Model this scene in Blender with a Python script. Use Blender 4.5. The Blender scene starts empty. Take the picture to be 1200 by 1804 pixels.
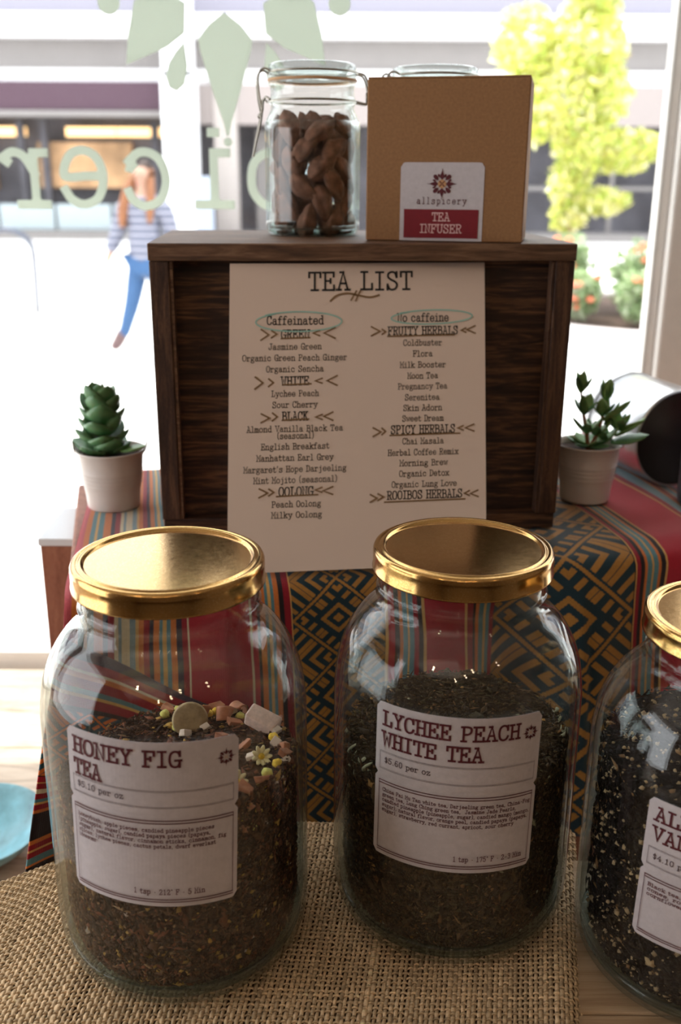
import bpy, bmesh, math, random
import numpy as np
from mathutils import Vector, Matrix, Euler
R_ = math.radians
random.seed(7); rng = np.random.default_rng(11)
S = bpy.context.scene; COL = S.collection
PI = math.pi

# ------------------------------------------------------------------ camera
F_PX = 1754.0
cam = bpy.data.cameras.new('camera'); camo = bpy.data.objects.new('camera', cam); COL.objects.link(camo)
cam.sensor_fit = 'VERTICAL'; cam.sensor_height = 36.0; cam.sensor_width = 24.0
cam.lens = F_PX / 1804 * 36.0
th = R_(18.6); ro = R_(0.33)
camo.matrix_world = Matrix.Translation((0, 0, 1.5)) @ Matrix.Rotation(PI / 2 - th, 4, 'X') @ Matrix.Rotation(ro, 4, 'Z')
cam.clip_start = 0.02; cam.clip_end = 300
cam.dof.use_dof = True; cam.dof.focus_distance = 0.66; cam.dof.aperture_fstop = 7.1
S.camera = camo
# ------------------------------------------------------------------ light
S.view_settings.view_transform = 'Standard'; S.view_settings.look = 'None'
S.view_settings.gamma = 1.0; S.view_settings.use_curve_mapping = False
S.view_settings.exposure = 0.0
try:
    S.cycles.use_denoising = True; S.cycles.transparent_max_bounces = 32
    S.cycles.max_bounces = 10; S.cycles.sample_clamp_indirect = 6.0
    S.cycles.caustics_reflective = False; S.cycles.caustics_refractive = False
except Exception: pass
W = bpy.data.worlds.new('sky'); S.world = W; W.use_nodes = True
bg = W.node_tree.nodes['Background']; bg.inputs[0].default_value = (0.95, 0.97, 1.0, 1); bg.inputs[1].default_value = 4.2
def light(name, kind, loc, energy, color, rot=(0, 0, 0), **kw):
    d = bpy.data.lights.new(name, kind); d.energy = energy; d.color = color
    for k, v in kw.items(): setattr(d, k, v)
    o = bpy.data.objects.new(name, d); COL.objects.link(o); o.location = loc; o.rotation_euler = rot; return o
sun = light('sun', 'SUN', (0, 0, 10), 6.0, (1.0, 0.95, 0.86), angle=R_(0.6))
sd = Vector((math.sin(R_(-35)) * math.cos(R_(63)), math.cos(R_(-35)) * math.cos(R_(63)), math.sin(R_(63))))
sun.rotation_euler = sd.to_track_quat('Z', 'Y').to_euler()
for lx, ly, lz, e in ((-0.9, -0.9, 2.45, 4.5), (0.1, -1.5, 2.45, 3.2), (0.35, -1.15, 2.5, 2.5), (1.0, -0.6, 2.4, 1.5), (-0.35, -2.0, 2.5, 3.2)):
    light('shop_lamp', 'POINT', (lx, ly, lz), e, (1.0, 0.74, 0.48), shadow_soft_size=0.035)
light('room_fill', 'AREA', (-0.9, -1.3, 2.66), 3, (1.0, 0.88, 0.76), (0, 0, 0), shape='RECTANGLE', size=1.6, size_y=1.2)  # soft warm fill added to brighten the room, not a real fixture

# ------------------------------------------------------------------ material helpers
class NT:
    def __init__(s, name):
        s.m = bpy.data.materials.new(name); s.m.use_nodes = True
        s.t = s.m.node_tree; s.n = s.t.nodes; s.b = s.n['Principled BSDF']; s.out = s.n['Material Output']
    def add(s, typ, **kw):
        n = s.n.new(typ)
        for k, v in kw.items(): setattr(n, k, v)
        return n
    def ln(s, a, b): s.t.links.new(a, b)
    def set(s, **kw):
        for k, v in kw.items():
            k = k.replace('_', ' ')
            for i in s.b.inputs:
                if i.name.lower() == k.lower():
                    i.default_value = v
        return s
    def math(s, op, a, b=None, c=None, clamp=False):
        n = s.add('ShaderNodeMath', operation=op); n.use_clamp = clamp
        for i, v in enumerate((a, b, c)):
            if v is None: continue
            if hasattr(v, 'is_linked') or hasattr(v, 'links'): s.ln(v, n.inputs[i])
            else: n.inputs[i].default_value = v
        return n.outputs[0]
    def noise(s, scale, detail=4, rough=0.55, coord=None, mscale=None, dist=0.0):
        n = s.add('ShaderNodeTexNoise'); n.inputs['Scale'].default_value = scale
        n.inputs['Detail'].default_value = detail; n.inputs['Roughness'].default_value = rough
        n.inputs['Distortion'].default_value = dist
        if coord is None: coord = s.add('ShaderNodeTexCoord').outputs['Object']
        if mscale:
            mp = s.add('ShaderNodeMapping'); mp.inputs['Scale'].default_value = mscale
            s.ln(coord, mp.inputs[0]); coord = mp.outputs[0]
        s.ln(coord, n.inputs['Vector']); return n.outputs[0]
    def ramp(s, fac, stops, interp='LINEAR'):
        n = s.add('ShaderNodeValToRGB'); cr = n.color_ramp; cr.interpolation = interp
        while len(cr.elements) < len(stops): cr.elements.new(0.5)
        for e, (p, c) in zip(cr.elements, stops):
            e.position = p; e.color = (*c, 1) if len(c) == 3 else c
        s.ln(fac, n.inputs[0]); return n.outputs[0]
    def mix(s, f, a, b, mode='MIX'):
        n = s.add('ShaderNodeMix', data_type='RGBA', blend_type=mode)
        for v, i in ((f, 0), (a, 6), (b, 7)):
            if hasattr(v, 'links'): s.ln(v, n.inputs[i])
            else: n.inputs[i].default_value = v if i == 0 else ((*v, 1) if len(v) == 3 else v)
        return n.outputs[2]
    def bump(s, h, strength=0.3, dist=0.001):
        n = s.add('ShaderNodeBump'); n.inputs['Strength'].default_value = strength; n.inputs['Distance'].default_value = dist
        s.ln(h, n.inputs['Height']); s.ln(n.outputs[0], s.b.inputs['Normal']); return n
    def base(s, c): s.ln(c, s.b.inputs['Base Color'])

def plain(name, col, rough=0.6, metal=0.0, spec=0.4, noise=0.0, nscale=60, bump=0.0, emit=0):
    t = NT(name); t.set(Roughness=rough, Metallic=metal, Specular_IOR_Level=spec)
    t.b.inputs['Base Color'].default_value = (*col, 1)
    if noise:
        n = t.noise(nscale)
        t.base(t.ramp(n, [(0.25, tuple(c * (1 - noise) for c in col)), (0.75, tuple(min(1, c * (1 + noise)) for c in col))]))
        if bump: t.bump(n, bump, 0.0008)
    if emit:
        t.b.inputs['Emission Color'].default_value = (*col, 1); t.b.inputs['Emission Strength'].default_value = emit
    return t.m

def glass_thin(name, tint=(0.97, 0.985, 0.98), dust=0.03, wav=0.15, wscale=14, edge=(0.75, 0.82, 0.8), refl=0.96):
    t = NT(name); t.n.remove(t.b)
    lw = t.add('ShaderNodeLayerWeight'); lw.inputs['Blend'].default_value = 0.5
    if wav:
        bn = t.add('ShaderNodeBump'); bn.inputs['Strength'].default_value = wav; bn.inputs['Distance'].default_value = 0.004
        t.ln(t.noise(wscale, 2, 0.4), bn.inputs['Height']); t.ln(bn.outputs[0], lw.inputs['Normal'])
    p5 = t.math('POWER', lw.outputs['Facing'], 5.0)
    fr = t.math('MULTIPLY_ADD', p5, refl, 0.04)
    tr = t.add('ShaderNodeBsdfTransparent'); gl = t.add('ShaderNodeBsdfGlossy'); gl.inputs['Roughness'].default_value = 0.02
    if wav: t.ln(bn.outputs[0], gl.inputs['Normal'])
    p3 = t.math('POWER', lw.outputs['Facing'], 3.0)
    t.ln(t.mix(p3, tint, edge), tr.inputs['Color'])
    m1 = t.add('ShaderNodeMixShader'); t.ln(fr, m1.inputs[0]); t.ln(tr.outputs[0], m1.inputs[1]); t.ln(gl.outputs[0], m1.inputs[2])
    last = m1
    if dust:
        df = t.add('ShaderNodeBsdfDiffuse'); df.inputs['Color'].default_value = (0.8, 0.8, 0.8, 1)
        nz = t.noise(30, 6, 0.7); fac = t.math('MULTIPLY', t.math('MULTIPLY', nz, nz), dust * 3)
        m2 = t.add('ShaderNodeMixShader'); t.ln(fac, m2.inputs[0]); t.ln(m1.outputs[0], m2.inputs[1]); t.ln(df.outputs[0], m2.inputs[2]); last = m2
    t.ln(last.outputs[0], t.out.inputs[0]); return t.m

def attr_mat(name, rough=0.8, spec=0.25, sss=0.0, bump=0.0):
    t = NT(name); a = t.add('ShaderNodeAttribute', attribute_name='col'); t.set(Roughness=rough, Specular_IOR_Level=spec)
    n = t.noise(900, 2)
    t.base(t.mix(0.5, a.outputs['Color'], t.ramp(n, [(0.3, (0.55, 0.55, 0.55)), (0.7, (1, 1, 1))]), 'MULTIPLY'))
    if bump: t.bump(n, bump, 0.0006)
    return t.m

# ------------------------------------------------------------------ mesh helpers
class MB:
    def __init__(s): s.v = []; s.f = []; s.c = []; s.smooth = False
    def add(s, vs, fs, col=None):
        k = len(s.v); s.v.extend(tuple(map(float, p)) for p in vs); s.f.extend(tuple(i + k for i in f) for f in fs)
        s.c.extend([col] * len(fs)); return s
    def box(s, c, d, rz=0.0, M=None, col=None):
        x, y, z = d[0] / 2, d[1] / 2, d[2] / 2
        vs = [Vector((a * x, b * y, e * z)) for e in (-1, 1) for a, b in ((-1, -1), (1, -1), (1, 1), (-1, 1))]
        m = M if M is not None else Matrix.Rotation(rz, 3, 'Z')
        return s.add([m @ v + Vector(c) for v in vs], [(3, 2, 1, 0), (4, 5, 6, 7), (0, 1, 5, 4), (1, 2, 6, 5), (2, 3, 7, 6), (3, 0, 4, 7)], col)
    def lathe(s, prof, c=(0, 0, 0), n=64, M=None, col=None):
        m = M if M is not None else Matrix.Identity(3); vs = []; C = Vector(c)
        for r, z in prof:
            for i in range(n):
                a = 2 * PI * i / n; vs.append(m @ Vector((r * math.cos(a), r * math.sin(a), z)) + C)
        fs = [(j * n + i, j * n + (i + 1) % n, (j + 1) * n + (i + 1) % n, (j + 1) * n + i) for j in range(len(prof) - 1) for i in range(n)]
        return s.add(vs, fs, col)
    def tube(s, pts, r, n=8, col=None, closed=False):
        pts = [Vector(p) for p in pts]; vs = []; L = len(pts); rr = r if isinstance(r, (list, tuple)) else [r] * L
        prev = None
        for i, p in enumerate(pts):
            a = pts[(i - 1) % L] if (closed or i) else p; b = pts[(i + 1) % L] if (closed or i < L - 1) else p
            t = (b - a).normalized()
            if prev is None:
                u = t.orthogonal().normalized()
            else:
                u = (prev - t * prev.dot(t)).normalized()
            prev = u; w = t.cross(u)
            vs += [p + (u * math.cos(2 * PI * k / n) + w * math.sin(2 * PI * k / n)) * rr[i] for k in range(n)]
        fs = [(i * n + k, i * n + (k + 1) % n, ((i + 1) % L) * n + (k + 1) % n, ((i + 1) % L) * n + k) for i in range(L if closed else L - 1) for k in range(n)]
        if not closed: fs += [tuple(range(n))[::-1], tuple((L - 1) * n + k for k in range(n))]
        return s.add(vs, fs, col)
    def grid(s, fn, nu, nv, col=None):
        vs = [fn(i / nu, j / nv) for j in range(nv + 1) for i in range(nu + 1)]
        fs = [(j * (nu + 1) + i, j * (nu + 1) + i + 1, (j + 1) * (nu + 1) + i + 1, (j + 1) * (nu + 1) + i) for j in range(nv) for i in range(nu)]
        return s.add(vs, fs, col)
    def build(s, name, mat, parent=None, smooth=False, bevel=0, sub=0, solid=0, weld=0, uv=None, auto=0):
        me = bpy.data.meshes.new(name); me.from_pydata(s.v, [], s.f)
        if any(c is not None for c in s.c):
            ca = me.attributes.new('col', 'FLOAT_COLOR', 'FACE')
            arr = np.array([(*(c or (1, 1, 1)), 1) for c in s.c], dtype=np.float32); ca.data.foreach_set('color', arr.ravel())
        if uv is not None:
            ul = me.uv_layers.new(name='UVMap'); li = np.empty(len(me.loops), dtype=np.int32); me.loops.foreach_get('vertex_index', li)
            ul.data.foreach_set('uv', np.array(uv, dtype=np.float32)[li].ravel())
        if weld or bevel or True:
            bm = bmesh.new(); bm.from_mesh(me)
            if weld: bmesh.ops.remove_doubles(bm, verts=bm.verts, dist=weld)
            if uv is None and not getattr(s, 'flat', False): bmesh.ops.recalc_face_normals(bm, faces=bm.faces)
            bm.to_mesh(me); bm.free()
        if smooth: me.polygons.foreach_set('use_smooth', [True] * len(me.polygons))
        if mat: me.materials.append(mat)
        o = bpy.data.objects.new(name, me); COL.objects.link(o)
        if parent: o.parent = parent
        if solid:
            m = o.modifiers.new('s', 'SOLIDIFY'); m.thickness = solid; m.offset = -1
        if bevel:
            m = o.modifiers.new('b', 'BEVEL'); m.width = bevel; m.segments = 2; m.limit_method = 'ANGLE'
        if sub:
            m = o.modifiers.new('u', 'SUBSURF'); m.levels = sub; m.render_levels = sub
        return o
def tag(o, label=None, cat=None, group=None, kind=None):
    if label: o['label'] = label
    if cat: o['category'] = cat
    if group: o['group'] = group
    if kind: o['kind'] = kind
    return o
def empty(name, loc, label, cat, group=None, rz=0):
    o = bpy.data.objects.new(name, None); COL.objects.link(o); o.location = loc; o.rotation_euler = (0, 0, rz)
    return tag(o, label, cat, group)
def copy_tree(o, parent=None):
    c = o.copy(); COL.objects.link(c)
    if parent: c.parent = parent
    for ch in o.children: copy_tree(ch, c)
    return c
def bx(name, c, d, mat, parent=None, bevel=0.0, rz=0.0, **kw):
    return MB().box(c, d, rz).build(name, mat, parent, bevel=bevel, **kw)

# ------------------------------------------------------------------ typewriter stroke letters (slab serif), units: cap height 10, cell 7
G = {
'A': "1 0 3.5 10 6 0|2 3.6 5 3.6|-.1 0 2.3 0|4.7 0 7.1 0|2 10 3.6 10", 'B': "1.5 0 1.5 10|.3 0 1.6 0|~.3 10 3.8 10 5.5 9 5.6 6.6 4.2 5.3 1.5 5.3|~1.5 5.3 4.5 5.2 6.2 4 6.2 1.4 4.4 0 1.5 0",
'C': "~6 7.6 5.3 9.4 3.6 10.1 1.7 9.2 .8 6.6 .8 3.4 1.7 .8 3.6 -.1 5.4 .7 6.3 2.5|6.1 7 6.1 10", 'D': "1.5 0 1.5 10|~.3 10 3.4 10 5.6 8.7 6.3 5 5.6 1.3 3.4 0 .3 0",
'E': "1.5 0 1.5 10|.3 10 6 10 6 7.7|.3 0 6.2 0 6.2 2.6|1.5 5.2 4.3 5.2|4.3 4.1 4.3 6.3", 'F': "1.5 0 1.5 10|.3 10 6.2 10 6.2 7.5|.3 0 3.2 0|1.5 5.2 4.3 5.2|4.3 4.1 4.3 6.3",
'G': "~6 7.6 5.3 9.4 3.6 10.1 1.7 9.2 .8 6.6 .8 3.4 1.7 .8 3.6 -.1 5.2 .5 6 2.4|6.1 7.2 6.1 10|3.8 4.2 6.9 4.2|6 4.2 6 0", 'H': "1.3 0 1.3 10|5.7 0 5.7 10|1.3 5.2 5.7 5.2|.2 0 2.5 0|4.5 0 6.8 0|.2 10 2.5 10|4.5 10 6.8 10",
'I': "3.5 0 3.5 10|1.6 0 5.4 0|1.6 10 5.4 10", 'J': "~4.8 10 4.8 2.5 3.9 .3 2.2 -.1 1 1 .9 3|2.8 10 6.5 10", 'K': "1.4 0 1.4 10|.3 0 2.6 0|.3 10 2.6 10|5.6 10 1.4 4.6|2.8 6.2 6 0|4.4 10 6.6 10|4.9 0 6.9 0",
'L': "2 0 2 10|.5 10 3.7 10|.5 0 6.3 0 6.3 3.1", 'M': "1.1 0 1.1 10 3.5 4 5.9 10 5.9 0|0 0 2.2 0|4.8 0 7 0|0 10 1.1 10|5.9 10 7 10", 'N': "1.3 0 1.3 10 5.7 0 5.7 10|.2 0 2.5 0|.1 10 1.3 10|4.5 10 6.9 10",
'O': "~3.5 10.1 1.6 9.2 .7 6.6 .7 3.4 1.6 .8 3.5 -.1 5.4 .8 6.3 3.4 6.3 6.6 5.4 9.2 3.5 10.1", 'P': "1.6 0 1.6 10|.4 0 3.2 0|~.4 10 4.2 10 6 9.1 6.1 6.7 4.6 5 1.6 4.7", 'R': "1.5 0 1.5 10|.3 0 3 0|~.3 10 4.1 10 5.8 9.2 5.9 6.9 4.4 5.2 1.5 5|3.8 5 5.6 0 7 0",
'S': "~5.6 7.6 4.9 9.5 3.3 10.1 1.5 9.3 1.2 7.2 2.7 5.7 4.7 4.6 6 3 5.4 .8 3.6 -.1 1.9 .4 1 2.4|5.8 7.1 5.8 10|.9 0 .9 2.9", 'T': "3.5 0 3.5 10|1.8 0 5.2 0|.5 7.4 .5 10 6.5 10 6.5 7.4", 'U': "~1.2 10 1.2 3.2 1.8 .9 3.5 -.1 5.2 .9 5.8 3.2 5.8 10|.1 10 2.4 10|4.6 10 6.9 10",
'V': "1 10 3.5 0 6 10|-.1 10 2.2 10|4.8 10 7.1 10", 'W': "1 10 1.9 0 3.5 7 5.1 0 6 10|-.1 10 2 10|5 10 7.1 10", 'Y': "1 10 3.5 5 6 10|3.5 5 3.5 0|2 0 5 0|0 10 2.1 10|4.9 10 7 10",
'a': "~1.2 5.2 2.2 6.5 3.7 6.6 4.8 5.5 4.8 1.4 5.3 .1 6.5 .3|~4.8 3.9 3 3.8 1.2 3.1 .9 1.5 2 .1 3.5 .1 4.8 1.5", 'b': "1.5 0 1.5 10|.3 10 1.5 10|~1.5 4.8 2.6 6.3 4.2 6.5 5.8 5 5.9 2 4.4 .1 2.6 .1 1.5 1.6", 'c': "~5.5 4.7 4.9 6.2 3.4 6.7 1.6 5.8 .8 3.3 1.6 .8 3.6 -.1 5.2 .6 5.8 1.7|5.1 5 5.6 5.5",
'd': "5.3 10 5.3 0 6.6 0|3.9 10 5.3 10|~5.3 4.8 4.2 6.3 2.6 6.5 1 5 .9 2 2.4 .1 4.2 .1 5.3 1.6", 'e': "~.9 3.5 3 3.5 5.9 3.5 5.2 5.9 3.4 6.7 1.6 5.8 .8 3.4 1.6 .8 3.5 -.1 5.1 .5 5.9 1.7", 'f': "~2.8 0 2.8 7 3.2 9.2 4.6 10 6 9.2|1.2 0 4.8 0|1.1 6.4 5 6.4",
'g': "~3.2 6.6 1.6 5.9 1.3 4.2 2.2 2.8 3.6 2.6 5 3.6 5 5.4 3.2 6.6|~2 2.9 1.4 1.6 2.6 .8 5 .5 6 -.8 5 -2.6 3 -3 1.1 -2.3 1 -.8 2.2 .6|4.8 6 6.4 6.6", 'h': "1.4 0 1.4 10|.3 10 1.4 10|.3 0 2.6 0|~1.4 4.6 2.8 6.4 4.4 6.6 5.4 5.4 5.4 0|4.3 0 6.7 0", 'i': "3.4 0 3.4 6.5|1.7 6.5 3.4 6.5|1.3 0 5.5 0|3.1 9 3.6 9",
'j': "~4 6.5 4 -1 3.2 -2.8 1.4 -2.6|2.2 6.5 4 6.5|3.8 9 4.2 9", 'k': "1.4 0 1.4 10|.3 10 1.4 10|.3 0 2.6 0|5.2 6.5 1.4 2.6|2.8 4 5.8 0|3.9 6.5 6.3 6.5|4.5 0 6.8 0", 'l': "3.4 0 3.4 10|1.7 10 3.4 10|1.3 0 5.5 0", 'm': ".9 0 .9 6.5|0 6.5 .9 6.5|0 0 1.9 0|~.9 5 1.9 6.4 2.9 6.5 3.5 5.4 3.5 0|~3.5 5 4.5 6.4 5.5 6.5 6.1 5.4 6.1 0|2.8 0 4.3 0|5.3 0 7.1 0",
'n': "1.4 0 1.4 6.5|.3 6.5 1.4 6.5|.3 0 2.6 0|~1.4 4.6 2.8 6.4 4.4 6.6 5.4 5.4 5.4 0|4.3 0 6.7 0", 'o': "~3.5 6.7 1.6 5.8 .8 3.3 1.6 .8 3.5 -.1 5.4 .8 6.2 3.3 5.4 5.8 3.5 6.7", 'p': "1.4 -3 1.4 6.5|.2 6.5 1.4 6.5|.2 -3 2.9 -3|~1.4 4.8 2.6 6.3 4.2 6.5 5.8 5 5.9 2 4.4 .1 2.6 .1 1.4 1.6",
'r': "2 0 2 6.5|.6 6.5 2 6.5|.6 0 4 0|~2 4 3.2 6 4.6 6.6 5.8 6|5.5 5.4 5.9 5.7", 's': "~5.3 5.1 4.5 6.4 3.2 6.7 1.7 6.1 1.5 4.6 3.2 3.6 5.1 2.8 5.7 1.5 4.6 .1 3.2 -.1 1.8 .5 1.2 1.7|5.5 4.8 5.5 6.5|1.1 0 1.1 2", 't': "~2.6 9.2 2.6 1.6 3.4 .1 4.8 .1 5.8 1.1|.9 6.4 5.3 6.4",
'u': "~1.4 6.5 1.4 1.8 2.2 .1 3.8 .1 5.2 1.8|5.2 6.5 5.2 0 6.5 0|.2 6.5 1.4 6.5|4 6.5 5.2 6.5", 'v': "1 6.5 3.5 0 6 6.5|.1 6.5 2.2 6.5|4.8 6.5 6.9 6.5", 'w': ".9 6.5 2 0 3.5 5 5 0 6.1 6.5|0 6.5 1.9 6.5|5.1 6.5 7 6.5", 'x': "1.2 6.5 5.8 0|5.8 6.5 1.2 0|.2 6.5 2.3 6.5|4.7 6.5 6.8 6.5|.2 0 2.3 0|4.7 0 6.8 0",
'y': "1.1 6.5 3.7 .3|~6 6.5 3.4 -1 2.2 -2.8 .9 -2.6|.1 6.5 2.3 6.5|4.7 6.5 6.9 6.5", 'z': "1 4.8 1 6.5 5.7 6.5 1 0 5.9 0 5.9 1.8",
'0': "~3.5 10.1 1.8 9 1.2 6.6 1.2 3.4 1.8 1 3.5 -.1 5.2 1 5.8 3.4 5.8 6.6 5.2 9 3.5 10.1", '1': "1.8 8.4 3.5 10 3.5 0|1.6 0 5.4 0", '2': "~1.1 7.4 1.7 9.4 3.4 10.1 5.3 9 5.4 6.8 3.5 3.8 1 0|1 0 5.9 0 5.9 1.8", '3': "~1.2 8.6 2.6 10 4.6 9.8 5.4 8 4.6 6 3 5.5|~3 5.5 5 5 5.9 3 5 .6 3 -.1 1.2 .8",
'4': "4.6 0 4.6 10 .8 3.2 6.2 3.2|3.1 0 6 0", '5': "5.4 10 1.7 10 1.4 5.6|~1.4 5.6 3.2 6.4 5.2 5.4 5.8 3 4.8 .6 3 -.1 1.4 .6 .9 2", '6': "~5.4 9.2 3.8 10 2 8.6 1.1 5.4 1.2 2.4 2.2 .3 3.6 -.1 5.4 .9 5.8 3 5 5.2 3.4 5.8 1.8 5 1.2 3.6", '7': "1 8.4 1 10 5.8 10 3.2 0", '8': "~3.5 5.4 1.9 6.4 1.7 8.6 3.5 10 5.3 8.6 5.1 6.4 3.5 5.4 1.5 3.8 1.4 1.2 3.5 -.1 5.6 1.2 5.5 3.8 3.5 5.4", '9': "~5.6 6 4.4 4.4 2.6 4.4 1.3 6 1.5 8.8 3.5 10 5.3 8.8 5.7 6 5 2 3 0 1.4 .6",
'$': "~5.4 7 4.6 8.6 3.2 9 1.7 8.2 1.6 6.4 3.4 5 5.2 3.8 5.4 1.8 4 .8 2.4 .9 1.3 2.4|3.5 -1 3.5 10.8", '(': "~4.4 11 3 8.6 2.6 5 3 1.4 4.4 -1.2", ')': "~2.6 11 4 8.6 4.4 5 4 1.4 2.6 -1.2", ',': "3.4 .6 2.8 -1.6", '.': "3.3 .2 3.8 .2", '-': "1.6 4 5.4 4", "'": "3.5 10 3.3 7.6", '~': "3.3 4 3.9 4", '*': "~3.5 10 2.8 9.2 3.5 8.4 4.2 9.2 3.5 10",
}
ADV = {' ': 5.2, 'i': 6.2, 'l': 6.2, 't': 6.4, 'I': 6.2, '.': 4.4, ',': 4.4, "'": 4.2, '(': 5.6, ')': 5.6, 'f': 6.4, 'r': 6.8, '*': 4.5, '~': 6}
def smooth_pts(p, k):
    out = []; n = len(p); closed = p[0] == p[-1]
    for i in range(n - 1):
        a = p[i - 1] if i else (p[-2] if closed else p[0]); b = p[i]; c = p[i + 1]; d = p[i + 2] if i + 2 < n else (p[1] if closed else p[-1])
        for j in range(k):
            t = j / k
            out.append(tuple(0.5 * (2 * b[m] + (c[m] - a[m]) * t + (2 * a[m] - 5 * b[m] + 4 * c[m] - d[m]) * t * t + (3 * b[m] - a[m] - 3 * c[m] + d[m]) * t ** 3) for m in (0, 1)))
    out.append(p[-1]); return out
def ribbon(mb, pts, w, fn, cap=0.5):
    L = []; n = len(pts)
    if n < 2: return
    P = [Vector((x, y, 0)) for x, y in pts]
    closed = (P[0] - P[-1]).length < 1e-9
    for i in range(n):
        a = P[i - 1] if i else (P[-2] if closed else None); b = P[i + 1] if i < n - 1 else (P[1] if closed else None)
        d1 = (P[i] - a).normalized() if a is not None else None; d2 = (b - P[i]).normalized() if b is not None else None
        if d1 is None: d1 = d2
        if d2 is None: d2 = d1
        t = (d1 + d2); t = t.normalized() if t.length > 1e-6 else d1
        nn = Vector((-t.y, t.x, 0)); m = 1 / max(0.5, nn.dot(Vector((-d1.y, d1.x, 0))))
        q = P[i].copy()
        if not closed and i == 0: q -= d2 * w * cap
        if not closed and i == n - 1: q += d1 * w * cap
        L.append((q + nn * w / 2 * m, q - nn * w / 2 * m))
    vs = [fn(p.x, p.y) for pair in L for p in pair]
    mb.add(vs, [(2 * i, 2 * i + 1, 2 * i + 3, 2 * i + 2) for i in range(n - 1)])
def text_width(s): return sum(ADV.get(c, 7.6) for c in s) - 0.6
def text(mb, s, x, y, h, fn, width=None, align='L', wt=1.15, mirror=False, k=3, track=0):
    """x,y = baseline start (or centre) in metres, h cap height"""
    sc = h / 10.0; tw = text_width(s) + track * (len(s) - 1); sx = (width / tw) if width else sc
    if align == 'C': x -= tw * sx / 2 if not mirror else -tw * sx / 2
    if align == 'R': x -= tw * sx
    cx = 0
    for ch in s:
        g = G.get(ch)
        if g:
            off = (ADV.get(ch, 7.6) - 7.6) / 2
            jy = random.uniform(-.15, .15)
            for st in g.split('|'):
                sm = st[0] == '~'; v = [float(q) for q in st.lstrip('~').split()]
                pts = list(zip(v[0::2], v[1::2]))
                if sm: pts = smooth_pts(pts, k)
                pp = []
                for a, b in pts:
                    X = (cx + a + off) * sx; pp.append(((x - X) if mirror else (x + X), y + (b + jy) * sc))
                ribbon(mb, pp, wt * min(sx, sc) if not width else wt * (sx + sc) / 2, fn)
        cx += ADV.get(ch, 7.6) + track
def logo(mb, cx, cy, R, fn, part='all', big=False):
    """eight-pointed compass flower; R = distance from centre to the end dots"""
    def poly(pts):
        vs = [fn(cx + a * R, cy + b * R) for a, b in pts]; c = fn(cx + sum(a for a, b in pts) / len(pts) * R, cy + sum(b for a, b in pts) / len(pts) * R)
        n = len(vs); mb.add(vs + [c], [(i, (i + 1) % n, n) for i in range(n)])
    def rot(pts, a): return [(x * math.cos(a) - y * math.sin(a), x * math.sin(a) + y * math.cos(a)) for x, y in pts]
    if big:
        U = 235.0
        for sy in (1, -1):
            poly([(x / U, -y * sy / U) for x, y in ((0, 66), (28, 86), (46, 108), (44, 124), (22, 196), (7, 240), (2, 262), (-2, 262), (-7, 240), (-22, 196), (-44, 124), (-46, 108), (-28, 86))])
            poly([(8 * math.cos(q * PI / 4) / U, (-272 + 8 * math.sin(q * PI / 4)) * sy / U) for q in range(8)])
            for sx in (1, -1):
                poly([(sx * x / U, -y * sy / U) for x, y in ((66, 52), (69, 98), (100, 120), (171, 148), (165, 100), (152, 50), (130, 36), (95, 36))])
                poly([(sx * x / U, -y * sy / U) for x, y in ((70, 112), (66, 150), (72, 178), (86, 190), (99, 184), (104, 168), (98, 145), (84, 126))])
                poly([(sx * (195 + 19 * math.cos(q * PI / 6)) / U, (-52 + 19 * math.sin(q * PI / 6)) * sy / U) for q in range(12)])
        for sx in (1, -1):
            poly([(sx * x / U, y / U) for x, y in ((66, 0), (108, 46), (124, 44), (240, 7), (262, 0), (240, -7), (124, -44), (108, -46))])
        return
    if part in ('all', 'petals'):
        for k in range(4):
            poly(rot([(0, .26), (.17, .44), (.13, .56), (.035, .82), (0, .96), (-.035, .82), (-.13, .56), (-.17, .44)], k * PI / 2))
            poly(rot([(0.012, .86), (.012, 1.0), (-.012, 1.0), (-.012, .86)], k * PI / 2))
            poly(rot([(.03 * math.cos(q * PI / 4), .97 + .03 * math.sin(q * PI / 4)) for q in range(8)], k * PI / 2))
            poly(rot([(-.02, .33), (.12, .5), (.13, .74), (.0, .83), (-.13, .74), (-.12, .5)], k * PI / 2 + PI / 4))
        for k in range(8):
            poly(rot([(0, .44), (.05, .52), (.075, .6), (.055, .67), (0, .7), (-.055, .67), (-.075, .6), (-.05, .52)], (k + .5) * PI / 4))
    if part in ('all', 'centre'):
        for k in range(4):
            ribbon(mb, [(cx + .05 * R * math.cos(k * PI / 2 + .785), cy + .05 * R * math.sin(k * PI / 2 + .785)), (cx + .2 * R * math.cos(k * PI / 2 + .785), cy + .2 * R * math.sin(k * PI / 2 + .785))], .05 * R, fn)

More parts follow.
